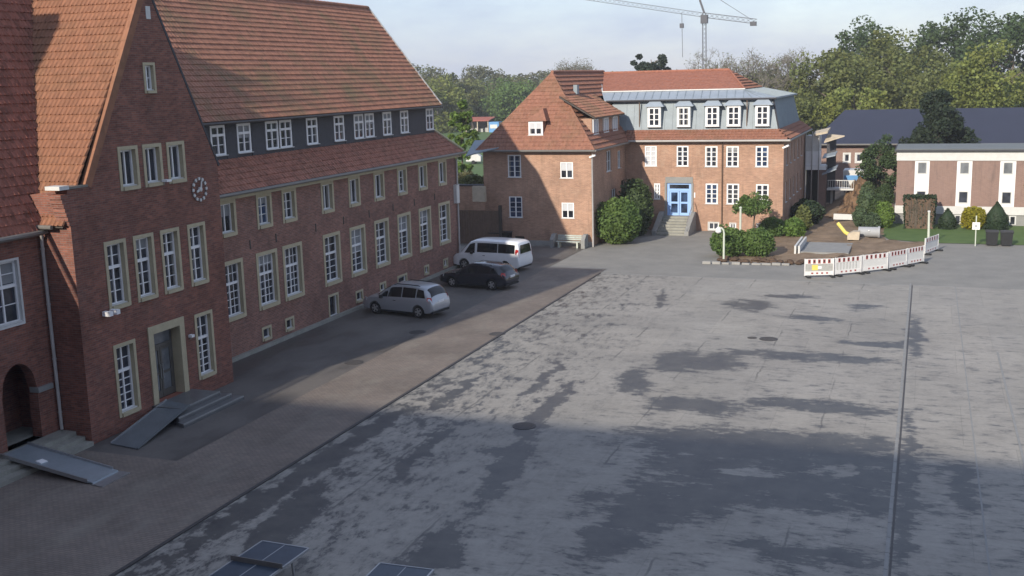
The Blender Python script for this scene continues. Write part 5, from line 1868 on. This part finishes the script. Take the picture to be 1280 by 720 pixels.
# ------------------------------------------------------------------ vegetation
def leaves(mb, c, r, n, size, rnd, shell=0.0, squash=1.0):
    """leaf quads scattered round a clump centre"""
    for _ in range(n):
        while True:
            p = Vector((rnd.uniform(-1, 1), rnd.uniform(-1, 1), rnd.uniform(-1, 1)))
            l = p.length
            if shell <= l <= 1:
                break
        q = Vector((c[0] + p.x * r[0], c[1] + p.y * r[1], c[2] + p.z * r[2]))
        u = Vector((rnd.gauss(0, 1), rnd.gauss(0, 1), rnd.gauss(0, .6))).normalized()
        w = u.cross(Vector((rnd.gauss(0, 1), rnd.gauss(0, 1), rnd.gauss(0, 1)))).normalized()
        s = size * rnd.uniform(.4, 1.7)
        o = len(mb.v)
        mb.v += [tuple(q - u * s * .6), tuple(q + w * s * .45), tuple(q + u * s * .6), tuple(q - w * s * .45)]
        mb.f.append((o, o + 1, o + 2, o + 3))


def bush(name, label, c, r, mat, n=1600, size=.14, seed=1, cat='bush', group=None, lumps=9, shape='ball'):
    rnd = random.Random(seed)
    t = thing(name, label, cat, (c[0], c[1], 0), 0, group)
    core = MB()
    m, k = 14, 10
    for j in range(k + 1):
        th = math.pi * j / k
        for i in range(m):
            ph = 2 * math.pi * i / m
            f = .82 + rnd.uniform(-.09, .05)
            core.v.append((c[0] + r[0] * f * math.sin(th) * math.cos(ph), c[1] + r[1] * f * math.sin(th) * math.sin(ph), max(0.0, c[2] + r[2] * f * math.cos(th))))
    for j in range(k):
        for i in range(m):
            a, b = j * m + i, j * m + (i + 1) % m
            core.f.append((a, b, b + m, a + m))
    core.build('crown_core', mat, t, smooth=True)
    lv = MB()
    leaves(lv, c, (r[0] * 1.0, r[1] * 1.0, r[2] * 1.0), n, size, rnd, .84)
    for _ in range(lumps):
        a = rnd.uniform(0, 2 * math.pi)
        z = rnd.uniform(-.6, .95)
        h = math.sqrt(1 - z * z)
        p = (c[0] + r[0] * .84 * h * math.cos(a), c[1] + r[1] * .84 * h * math.sin(a), c[2] + r[2] * .86 * z)
        q = min(r) * rnd.uniform(.24, .5)
        leaves(lv, p, (q, q, q), n // (lumps * 2), size, rnd, .2)
    lv.v = [(x, y, max(z, .02)) for x, y, z in lv.v]
    lo = lv.build('foliage', mat, t, recalc=False)
    lo['kind'] = 'stuff'
    MB().tube([(c[0], c[1], -.1), (c[0], c[1], c[2])], [.1, .06], 6).build('stem', 'bark', t)
    return t


bush('round_bush', 'big round light green bush at the corner of the lit brick house', (-20.85, 77.4, 1.62), (1.75, 1.6, 1.7), 'leaf_bush', 3800, .15, 3, lumps=14)
bush('tall_bush', 'taller dark shrub behind the round bush beside the blue door stair', (-20.6, 81.6, 2.1), (1.35, 1.4, 2.3), 'leaf_bush_dark', 3000, .15, 4, lumps=16)
bush('clipped_bush', 'left half of the clipped hedge behind the lamp post', (-12.1, 73.2, .95), (1.25, 1.1, 1.0), 'leaf_bush', 2400, .12, 5, group='clipped hedge balls')
bush('clipped_bush', 'right half of the clipped hedge behind the lamp post', (-10.3, 73.6, .9), (1.2, 1.1, .98), 'leaf_bush', 2300, .12, 6, group='clipped hedge balls')
bush('corner_shrub', 'bright green shrub left below the corner of the mansard house', (-10.5, 83.2, .6), (.95, .9, .8), 'leaf_bush', 1500, .14, 7, lumps=8)
bush('corner_shrub', 'bright green shrub right of the mansard house corner', (-9.0, 83.4, .6), (.9, .8, .75), 'leaf_lime', 1300, .14, 8, lumps=8)
bush('corner_shrub', 'yellowish upright shrub against the mansard house side', (-8.6, 86.5, .9), (.6, .6, 1.1), 'leaf_olive', 1000, .13, 9)
bush('corner_shrub', 'dark shrub in the shade along the mansard house side', (-8.7, 90.2, .9), (1.3, 1.6, 1.05), 'leaf_dark', 1700, .16, 10)
tp = [(-4.55, 89.3, .75, .55, .8, 'leaf_topiary', 'short grey green clipped ball at the left of the topiary group'),
      (-4.3, 93.0, 1.3, .8, 1.5, 'leaf_topiary', 'tall clipped column at the back left of the topiary group'),
      (-3.55, 88.4, .55, .6, .65, 'leaf_topiary', 'lowest clipped ball at the front of the topiary group'),
      (-3.45, 90.8, 1.2, .65, 1.25, 'leaf_bush_dark', 'dark rounded clipped column in the middle of the topiary group'),
      (-2.75, 89.0, .95, .75, 1.1, 'leaf_lime', 'light green clipped cone next to the panel building'),
      (-3.0, 94.2, 1.9, .75, 1.0, 'leaf_bush_dark', 'dark clipped block at the back right of the topiary group'),
      (-4.35, 95.4, 1.8, .65, 1.2, 'leaf_topiary', 'blue green clipped block highest on the soil bank')]
for i, (x, y, z, r, rz, m, lb) in enumerate(tp):
    bush('topiary', lb, (x, y, z), (r, r, rz), m, 1300, .11, 20 + i, 'topiary', 'topiary beside the panel building', 5)
# box hedge with bare brown front
t = thing('box_hedge', 'boxy hedge with bare brown front before the panel building', 'hedge', (-.25, 89.2, 0))
MB().prism([(-1.2, 88.75, 0), (.75, 88.75, 0), (.85, 88.75, 2.4), (-1.35, 88.75, 2.4)], (0, 1.2, 0)).build('hedge_core', 'hedge_brown', t)
rnd = random.Random(31)
lv = MB()
for _ in range(2600):
    s = rnd.random()
    if s < .45:
        p = (rnd.uniform(-1.4, .9), rnd.uniform(88.6, 90), 2.4 + rnd.uniform(-.08, .12))
    elif s < .7:
        z = rnd.uniform(0, 2.4)
        p = (-1.22 - z * .06 + rnd.uniform(-.08, .2), rnd.uniform(88.65, 90), z)
    elif s < .92:
        z = rnd.uniform(0, 2.4)
        p = (.77 + z * .045 + rnd.uniform(-.2, .08), rnd.uniform(88.65, 90), z)
    else:
        p = (rnd.uniform(-1.2, .8), 88.72 + rnd.uniform(-.05, .05), rnd.uniform(0, 2.4))
    leaves(lv, p, (.03, .03, .03), 1, .12, rnd)
lv.build('foliage', 'leaf_dark', t, recalc=False)['kind'] = 'stuff'
mb = MB()
for k in range(40):
    x = rnd.uniform(-1.0, .6)
    mb.tube([(x, 88.72, rnd.uniform(0, .4)), (x + rnd.uniform(-.1, .1), 88.68, rnd.uniform(1.4, 2.3))], .018, 4)
mb.build('bare_twigs', 'bark', t)


def cone(name, label, x, y, r, h, mat, seed):
    rnd = random.Random(seed)
    t = thing(name, label, 'topiary', (x, y, 0))
    MB().lathe([(r * .92, 0), (r * .95, h * .45), (r * .5, h * .78), (.03, h * .97)], (x, y, 0), 'Z', 14).build('crown_core', mat, t, smooth=True)
    lv = MB()
    for _ in range(1300):
        z = rnd.uniform(0, 1)
        rr = r * (1.0 if z < .45 else (1 - (z - .45) / .56))
        a = rnd.uniform(0, 2 * math.pi)
        leaves(lv, (x + rr * math.cos(a), y + rr * math.sin(a), z * h), (.05, .05, .05), 1, .09, rnd)
    lv.build('foliage', mat, t, recalc=False)['kind'] = 'stuff'


cone('pointed_topiary', 'small dark pointed evergreen right of the box hedge', 1.78, 89.2, .62, 1.55, 'leaf_dark', 41)
cone('pointed_topiary', 'larger dark pointed evergreen right of the yellow bush', 5.2, 89.2, .8, 2.1, 'leaf_dark', 42)
bush('yellow_bush', 'yellow flowering bush before the panel building', (3.6, 89.2, .85), (.9, .75, .9), 'leaf_yellow', 1700, .13, 43, lumps=10)


def tree(name, label, x, y, h, cz, r, rz, mat, n, size, seed, trunk=.25, clumps=40, bare=False, group=None, bark='bark', gaps=1.0, shape=None):
    """trunk, limbs and a crown of leaf clumps; cz = crown centre height, r/rz crown radii"""
    rnd = random.Random(seed)
    t = thing(name, label, 'tree', (x, y, 0), 0, group)
    tr = MB()
    top = (x + rnd.uniform(-.3, .3), y, cz + rz * .55)
    tr.tube([(x, y, -.2), (x + rnd.uniform(-.1, .1), y, h * .25), (x + rnd.uniform(-.2, .2), y, cz - rz * .2), top], [trunk, trunk * .8, trunk * .55, trunk * .15], 8)
    ends = []
    for i in range(clumps):
        while True:
            p = Vector((rnd.uniform(-1, 1), rnd.uniform(-1, 1), rnd.uniform(-1, 1)))
            if .3 < p.length < 1:
                break
        if shape == 'cone':
            f = (1 - p.z) / 2
            p.x *= .25 + f * .85
            p.y *= .25 + f * .85
        ends.append(Vector((x + p.x * r, y + p.y * r, cz + p.z * rz)))
    nl = 0
    for e in ends:
        if nl > 16:
            break
        nl += 1
        st = Vector((x, y, max(h * .2, min(e.z - r * .3, cz + rz * .2))))
        mid = st.lerp(e, .5) + Vector((0, 0, r * .06))
        tr.tube([st, mid, e], [trunk * .38, trunk * .22, trunk * .05], 5, False)
    tr.build('trunk', bark, t, smooth=True)
    lv = MB()
    for e in ends:
        q = r * rnd.uniform(.2, .36) * gaps
        leaves(lv, e, (q, q, q * .8), int(n * 1.9) // clumps, size * .68, rnd)
    lv.build('crown', mat, t, recalc=False)
    return t


def bare_tree(name, label, x, y, h, seed, spread=1.0, twig_mat='bark_grey', buds=None, nb=0, group=None):
    rnd = random.Random(seed)
    t = thing(name, label, 'tree', (x, y, 0), 0, group)
    tr, tw = MB(), MB()
    tips = []

    def grow(p, d, ln, rad, lev):
        q = p + d * ln
        mid = p.lerp(q, .5) + Vector((rnd.uniform(-.05, .05), rnd.uniform(-.05, .05), rnd.uniform(-.03, .05))) * ln
        (tr if lev < 3 else tw).tube([p, mid, q], [rad, rad * .82, rad * .62], 6 if lev < 2 else 4, False)
        if lev >= 7:
            tips.append(q)
            return
        for k in range(3 if lev == 0 else rnd.choice((2, 3, 3)) if lev < 5 else 3):
            a = Vector((rnd.gauss(0, 1), rnd.gauss(0, 1), rnd.gauss(0, .7))).normalized()
            nd = (d + a * (.55 + .12 * lev) * spread + Vector((0, 0, .12))).normalized()
            grow(q, nd, ln * rnd.uniform(.66, .84), max(rad * .64, .022), lev + 1)
    grow(Vector((x, y, -.2)), Vector((0, 0, 1)), h * .26, h * .022, 0)
    tr.build('trunk', twig_mat, t, smooth=True)
    tw.build('twigs', twig_mat, t, recalc=False, kind='stuff')
    if buds:
        lv = MB()
        for q in tips:
            leaves(lv, q, (.7, .7, .6), nb, .13, rnd)
        lv.build('crown', buds, t, recalc=False)
    return t


g2 = 'trees behind the hall'
bare_tree('bare_tree', 'leafless wide tree just right of the red roof ridge', -23.6, 148, 16.0, 3, .9, 'bark_grey', 'leaf_olive', 1, g2)
bare_tree('bare_tree', 'leafless tree with crooked limbs between the roof and olive trees', -17.2, 152, 16.5, 5, .9, 'bark_grey', 'leaf_olive', 1, g2)
bare_tree('bare_tree', 'small hazy leafless tree above the steep hipped roof', -60.0, 190, 16.0, 9, .7, 'bark_grey', 'leaf_brownish', 2)
tree('olive_tree', 'broad olive green tree behind the mansard house corner', -11.3, 148, 14.8, 8.5, 6.2, 6.2, 'leaf_olive', 7000, .42, 11, .35, 70, group=g2)
tree('olive_tree', 'tall olive tree rising over the left of the dark hall roof', -4.5, 163, 17, 10.5, 6.6, 6.6, 'leaf_olive', 7000, .45, 12, .4, 70, group=g2)
tree('olive_tree', 'lower olive tree left of the hall, beside the bare trees', -16.5, 140, 10.2, 5.5, 4.6, 4.8, 'leaf_olive', 5000, .4, 13, .3, 50, group=g2)
tree('olive_tree', 'lower olive tree straight behind the hall roof edge', -8.0, 138, 11.4, 6.2, 4.2, 5.2, 'leaf_spring', 4500, .4, 14, .3, 50, group=g2)
tree('olive_tree', 'brownish budding tree behind the bare limbs', -22.5, 172, 11.8, 6.4, 5.5, 5.4, 'leaf_brownish', 4500, .45, 15, .3, 50, group=g2)
tree('dark_tree', 'dark tree at the skyline behind the tall olive tree', -9.0, 186, 20.2, 12.5, 6.4, 7.6, 'leaf_bush_dark', 6000, .5, 16, .4, 60, group=g2)
tree('dark_tree', 'dark tall tree at the skyline right of centre', 3.6, 186, 20.6, 12.5, 7.0, 8.0, 'leaf_bush_dark', 7000, .5, 17, .4, 70, group=g2)
tree('dark_tree', 'dark tall tree cut by the right picture edge', 11.5, 178, 20.6, 12, 7.0, 8.4, 'leaf_bush_dark', 7000, .5, 18, .4, 70, group=g2)
tree('spring_tree', 'yellow green round tree at the right above the dark roof', 6.6, 138, 14.6, 9.0, 5.4, 5.6, 'leaf_spring', 7500, .38, 19, .35, 70, group=g2)
tree('spring_tree', 'yellow green tree at the right edge above the panel building', 11.2, 122, 9.5, 5.0, 4.0, 4.6, 'leaf_olive', 4500, .34, 20, .3, 45, group=g2)
tree('olive_tree', 'olive tree filling the gap between the yellow green tree and conifer', .5, 150, 13.5, 7.5, 5.6, 5.8, 'leaf_olive', 6000, .42, 22, .3, 60, group=g2)
tree('edge_tree', 'small yellow green tree in front of the panel building at the right edge', 7.65, 88.5, 5.2, 3.7, .9, 1.3, 'leaf_spring', 1400, .15, 21, .08, 24)
tree('conifer', 'dark spreading conifer in front of the dark hall roof', .9, 108, 11, 6.0, 4.0, 5.0, 'leaf_conifer', 11000, .3, 23, .25, 64, shape='cone', gaps=.8)
tree('evergreen', 'dense dark evergreen beside the hall windows', -3.9, 102.5, 6.3, 3.4, 1.95, 2.9, 'leaf_bush_dark', 6500, .2, 24, .18, 70)
tree('pine_tree', 'dark flat topped pine above the red tile roof', -40.3, 170, 16, 13.0, 3.6, 2.8, 'leaf_conifer', 2200, .4, 25, .3, 22, gaps=.7)
tree('young_tree', 'young bright lime tree at the end of the long wing', -41.8, 98, 10.2, 6.6, 1.35, 3.4, 'leaf_lime', 3400, .26, 26, .12, 46)
tree('umbrella_tree', 'small umbrella shaped tree before the mansard house windows', -11.6, 80.6, 3.4, 2.55, 1.45, .75, 'leaf_bush', 2600, .15, 27, .09, 30)
g3 = 'wood beyond the field'
wood = [(-134, 285, 17.7, 8.6, 9.2, 'leaf_brownish', 'pale budding tree in the wood, just right of the long wing roof'),
        (-119, 270, 13.4, 7.4, 8.1, 'leaf_olive', 'olive tree in the wood above the lime tree'),
        (-128, 318, 16.8, 8.5, 8.6, 'leaf_brownish', 'taller pale tree standing out of the wood skyline'),
        (-120, 324, 14.1, 7.5, 8.6, 'leaf_olive', 'olive tree on the wood skyline left of the steep roof'),
        (-121, 348, 15.9, 7.8, 7.0, 'leaf_brownish', 'pale tree on the wood skyline near the steep roof'),
        (-120, 363, 14.7, 7.8, 8.4, 'leaf_olive', 'tree on the wood skyline partly behind the steep roof'),
        (-116, 279, 11.8, 6.2, 8.6, 'leaf_olive', 'lower tree behind the red roofed shed'),
        (-110, 243, 12.5, 7.1, 7.6, 'leaf_spring', 'light green tree in the wood beside the wing roof end'),
        (-103, 279, 11.8, 6.4, 8.4, 'leaf_bush', 'fresh green tree behind the shed, next to the steep roof'),
        (-116, 300, 12.6, 6.4, 8.9, 'leaf_brownish', 'brownish tree in the middle of the wood'),
        (-125, 252, 15.3, 8.0, 8.4, 'leaf_olive', 'olive tree in the wood touching the wing roof edge'),
        (-93, 300, 11.5, 6.0, 8.6, 'leaf_bush_dark', 'dark tree in the wood hidden by the steep roof'),
        (-146, 308, 17.2, 8.7, 9.5, 'leaf_olive', 'olive tree of the wood hidden behind the wing roof'),
        (-138, 348, 15.3, 8.5, 8.6, 'leaf_bush_dark', 'dark tree far back in the wood skyline'),
        (-99, 264, 10.0, 5.1, 6.8, 'leaf_bush', 'low fresh green tree right of the blue container')]
for i, (x, y, h, rz, r, m, lb) in enumerate(wood):
    tree('wood_tree', lb, x, y, h, h - rz * 1.02, r, rz, m, 4200, .68, 60 + i, .3, 46, group=g3, bark='bark_grey')
# far hazy wood on the horizon
rnd = random.Random(99)
lv = MB()
for k in range(130):
    x = -330 + k * 4.2 + rnd.uniform(-2, 2)
    y = 330 + rnd.uniform(-20, 60)
    h = rnd.uniform(11, 14.5)
    leaves(lv, (x, y, h * .52), (5.5, 5, h * .5), 150, 1.3, rnd)
o = lv.build('distant_wood', 'leaf_olive', recalc=False)
tag(o, 'far band of wood along the horizon', 'wood')
o['kind'] = 'stuff'
lv = MB()
for k in range(70):
    x = -70 + k * 1.6 + rnd.uniform(-1, 1)
    y = 196 + rnd.uniform(-6, 14) if x > -30 else 235 + rnd.uniform(-8, 20)
    h = rnd.uniform(8, 11.5)
    leaves(lv, (x, y, h * .5), (3.4, 3, h * .5), 150, .8, rnd)
o = lv.build('undergrowth', 'leaf_olive', recalc=False)
tag(o, 'undergrowth and wood edge behind the houses', 'wood')
o['kind'] = 'stuff'
# bank of scrub left behind the yard wall
bush('scrub', 'yellowish scrub rising above the yard wall beside the wing', (-33.4, 80.0, 2.9), (1.4, 1.4, 1.9), 'leaf_olive', 2000, .2, 52)
bush('scrub', 'brownish scrub rising above the yard wall next to the corner house', (-31.9, 81.0, 2.6), (1.2, 1.4, 1.9), 'leaf_brownish', 2000, .2, 53)
bush('scrub', 'brown green scrub behind the yard wall hugging the end of the wing', (-35.0, 82, 2.8), (1.6, 2.0, 2.0), 'leaf_brownish', 2200, .22, 51)

# ------------------------------------------------------------------ far field objects
t = thing('open_shed', 'open shed with red roof at the edge of the field', 'shed', (-99.5, 244, 0))
MB().prism([(-102.9, 242.5, 2.6), (-96.6, 242.5, 2.6), (-96.6, 247, 3.3), (-102.9, 247, 3.3)], (0, 0, .16)).build('roof', 'shed_roof', t)
for x in (-102.6, -99.7, -97):
    MB().box(x, x + .2, 242.8, 243, 0, 2.6).build('post', 'wood_pale', t)
MB().box(-102.7, -96.8, 246.7, 246.9, 0, 3.2).build('back_wall', 'timber_dark', t)
for k in range(4):
    MB().box(-102 + k * 1.3, -101.3 + k * 1.3, 244, 245, 0, random.uniform(.6, 1.3)).build('stored_box', 'mesh_grey', t)
t = thing('blue_container', 'small bright blue container right of the red roofed shed', 'container', (-95.3, 243, 0))
MB().box(-96.5, -94.0, 242.4, 244.6, 0, 2.4).build('body', 'container_blue', t)
MB().box(-94.0, -93.1, 242.6, 244.4, 0, 2.3).build('side', 'timber_dark', t)
MB().box(-96.2, -94.4, 242.36, 242.4, .9, 1.8).build('panel', 'white_dull', t)
t = thing('covered_trailer', 'small white covered trailer on the field beyond the gate', 'trailer', (-62.2, 150, 0), 0.2)
MB().prism([(-1.1, -.7, .45), (1.1, -.7, .45), (1.1, -.7, 1.1), (.7, -.7, 1.4), (-.8, -.7, 1.4), (-1.1, -.7, 1.1)], (0, 1.4, 0)).build('cover', 'white_dull', t, local=True)
MB().box(-1.1, 1.1, -.65, .65, .35, .448).bar((1.1, 0, .4), (2.0, 0, .4), .1).build('frame', 'steel', t, local=True)
for s_ in (-1, 1):
    MB().lathe([(.28, -.08), (.28, .08)], (0, s_ * .78, .28), 'Y', 14).build('wheel', 'rubber', t, local=True)
t = thing('sand_heap', 'pale rubble heap behind the yard wall', 'heap', (-37.5, 96, 0))
rnd = random.Random(5)
for k in range(14):
    x, y = -37.5 + rnd.uniform(-2, 2), 96 + rnd.uniform(-1.5, 1.5)
    r = rnd.uniform(.4, .9)
    MB().lathe([(r, -.05), (r * .9, r * .4), (r * .5, r * .8), (r * .1, r)], (x, y, rnd.uniform(0, .5)), 'Z', 8).build('rubble', 'wood_pale', t)

# ------------------------------------------------------------------ tower crane far behind
t = thing('tower_crane', 'thin grey tower crane with long jib far behind the red roof', 'crane', (-47, 250, 0))


def lattice(a, b, w, n, r=.07):
    a, b = Vector(a), Vector(b)
    d = (b - a).normalized()
    u = d.cross(Vector((0, 1, 0))).normalized() * w / 2
    v = d.cross(u).normalized() * w / 2
    cor = [u + v, u - v, -u - v, -u + v]
    m = MB()
    for c in cor:
        m.bar(a + c, b + c, r * 1.6)
    for i in range(n):
        p, q = a.lerp(b, i / n), a.lerp(b, (i + 1) / n)
        for k in range(4):
            m.bar(p + cor[k], q + cor[(k + 1) % 4], r)
    return m


lattice((-47, 250, 0), (-47.3, 250, 25.5), .75, 26, .05).build('mast', 'crane_grey', t)
lattice((-47.3, 250, 25), (-82, 246, 31.4), .9, 34, .05).build('jib', 'crane_grey', t)
lattice((-47.3, 250, 25), (-36, 251, 23.2), 1.0, 10).build('counter_jib', 'crane_grey', t)
MB().box(-37.3, -36, 250.4, 251.6, 22.3, 23.2).build('counterweight', 'crane_grey', t)
MB().bar((-47.3, 250, 25.5), (-49.6, 250, 32), .4).bar((-49.6, 250, 32), (-37, 251, 23.6), .1).bar((-49.6, 250, 32), (-70, 247.4, 29.6), .1).build('tie_mast', 'crane_grey', t)
MB().bar((-52.2, 249.4, 25.8), (-52.0, 249.4, 16), .1).box(-52.6, -51.8, 249, 249.8, 22.4, 23.4).build('hook_block', 'crane_grey', t)
MB().box(-47.9, -46.4, 248.8, 250, 23.2, 25).build('cab', 'crane_grey', t)


# ------------------------------------------------------------------ haze in the air
hm = bpy.data.materials.new('haze')
hm.use_nodes = True
hm.node_tree.nodes.clear()
ho = hm.node_tree.nodes.new('ShaderNodeOutputMaterial')
hv = hm.node_tree.nodes.new('ShaderNodeVolumePrincipled')
hv.inputs['Color'].default_value = (0.86, 0.9, 0.97, 1)
hv.inputs['Density'].default_value = 0.0004
hm.node_tree.links.new(hv.outputs[0], ho.inputs['Volume'])
MATS['haze'] = hm
o = MB().box(-940, 940, -320, 1640, -1.02, 36).build('haze', 'haze')
o['kind'] = 'stuff'
tag(o, 'thin pale morning haze over the whole place', 'haze')
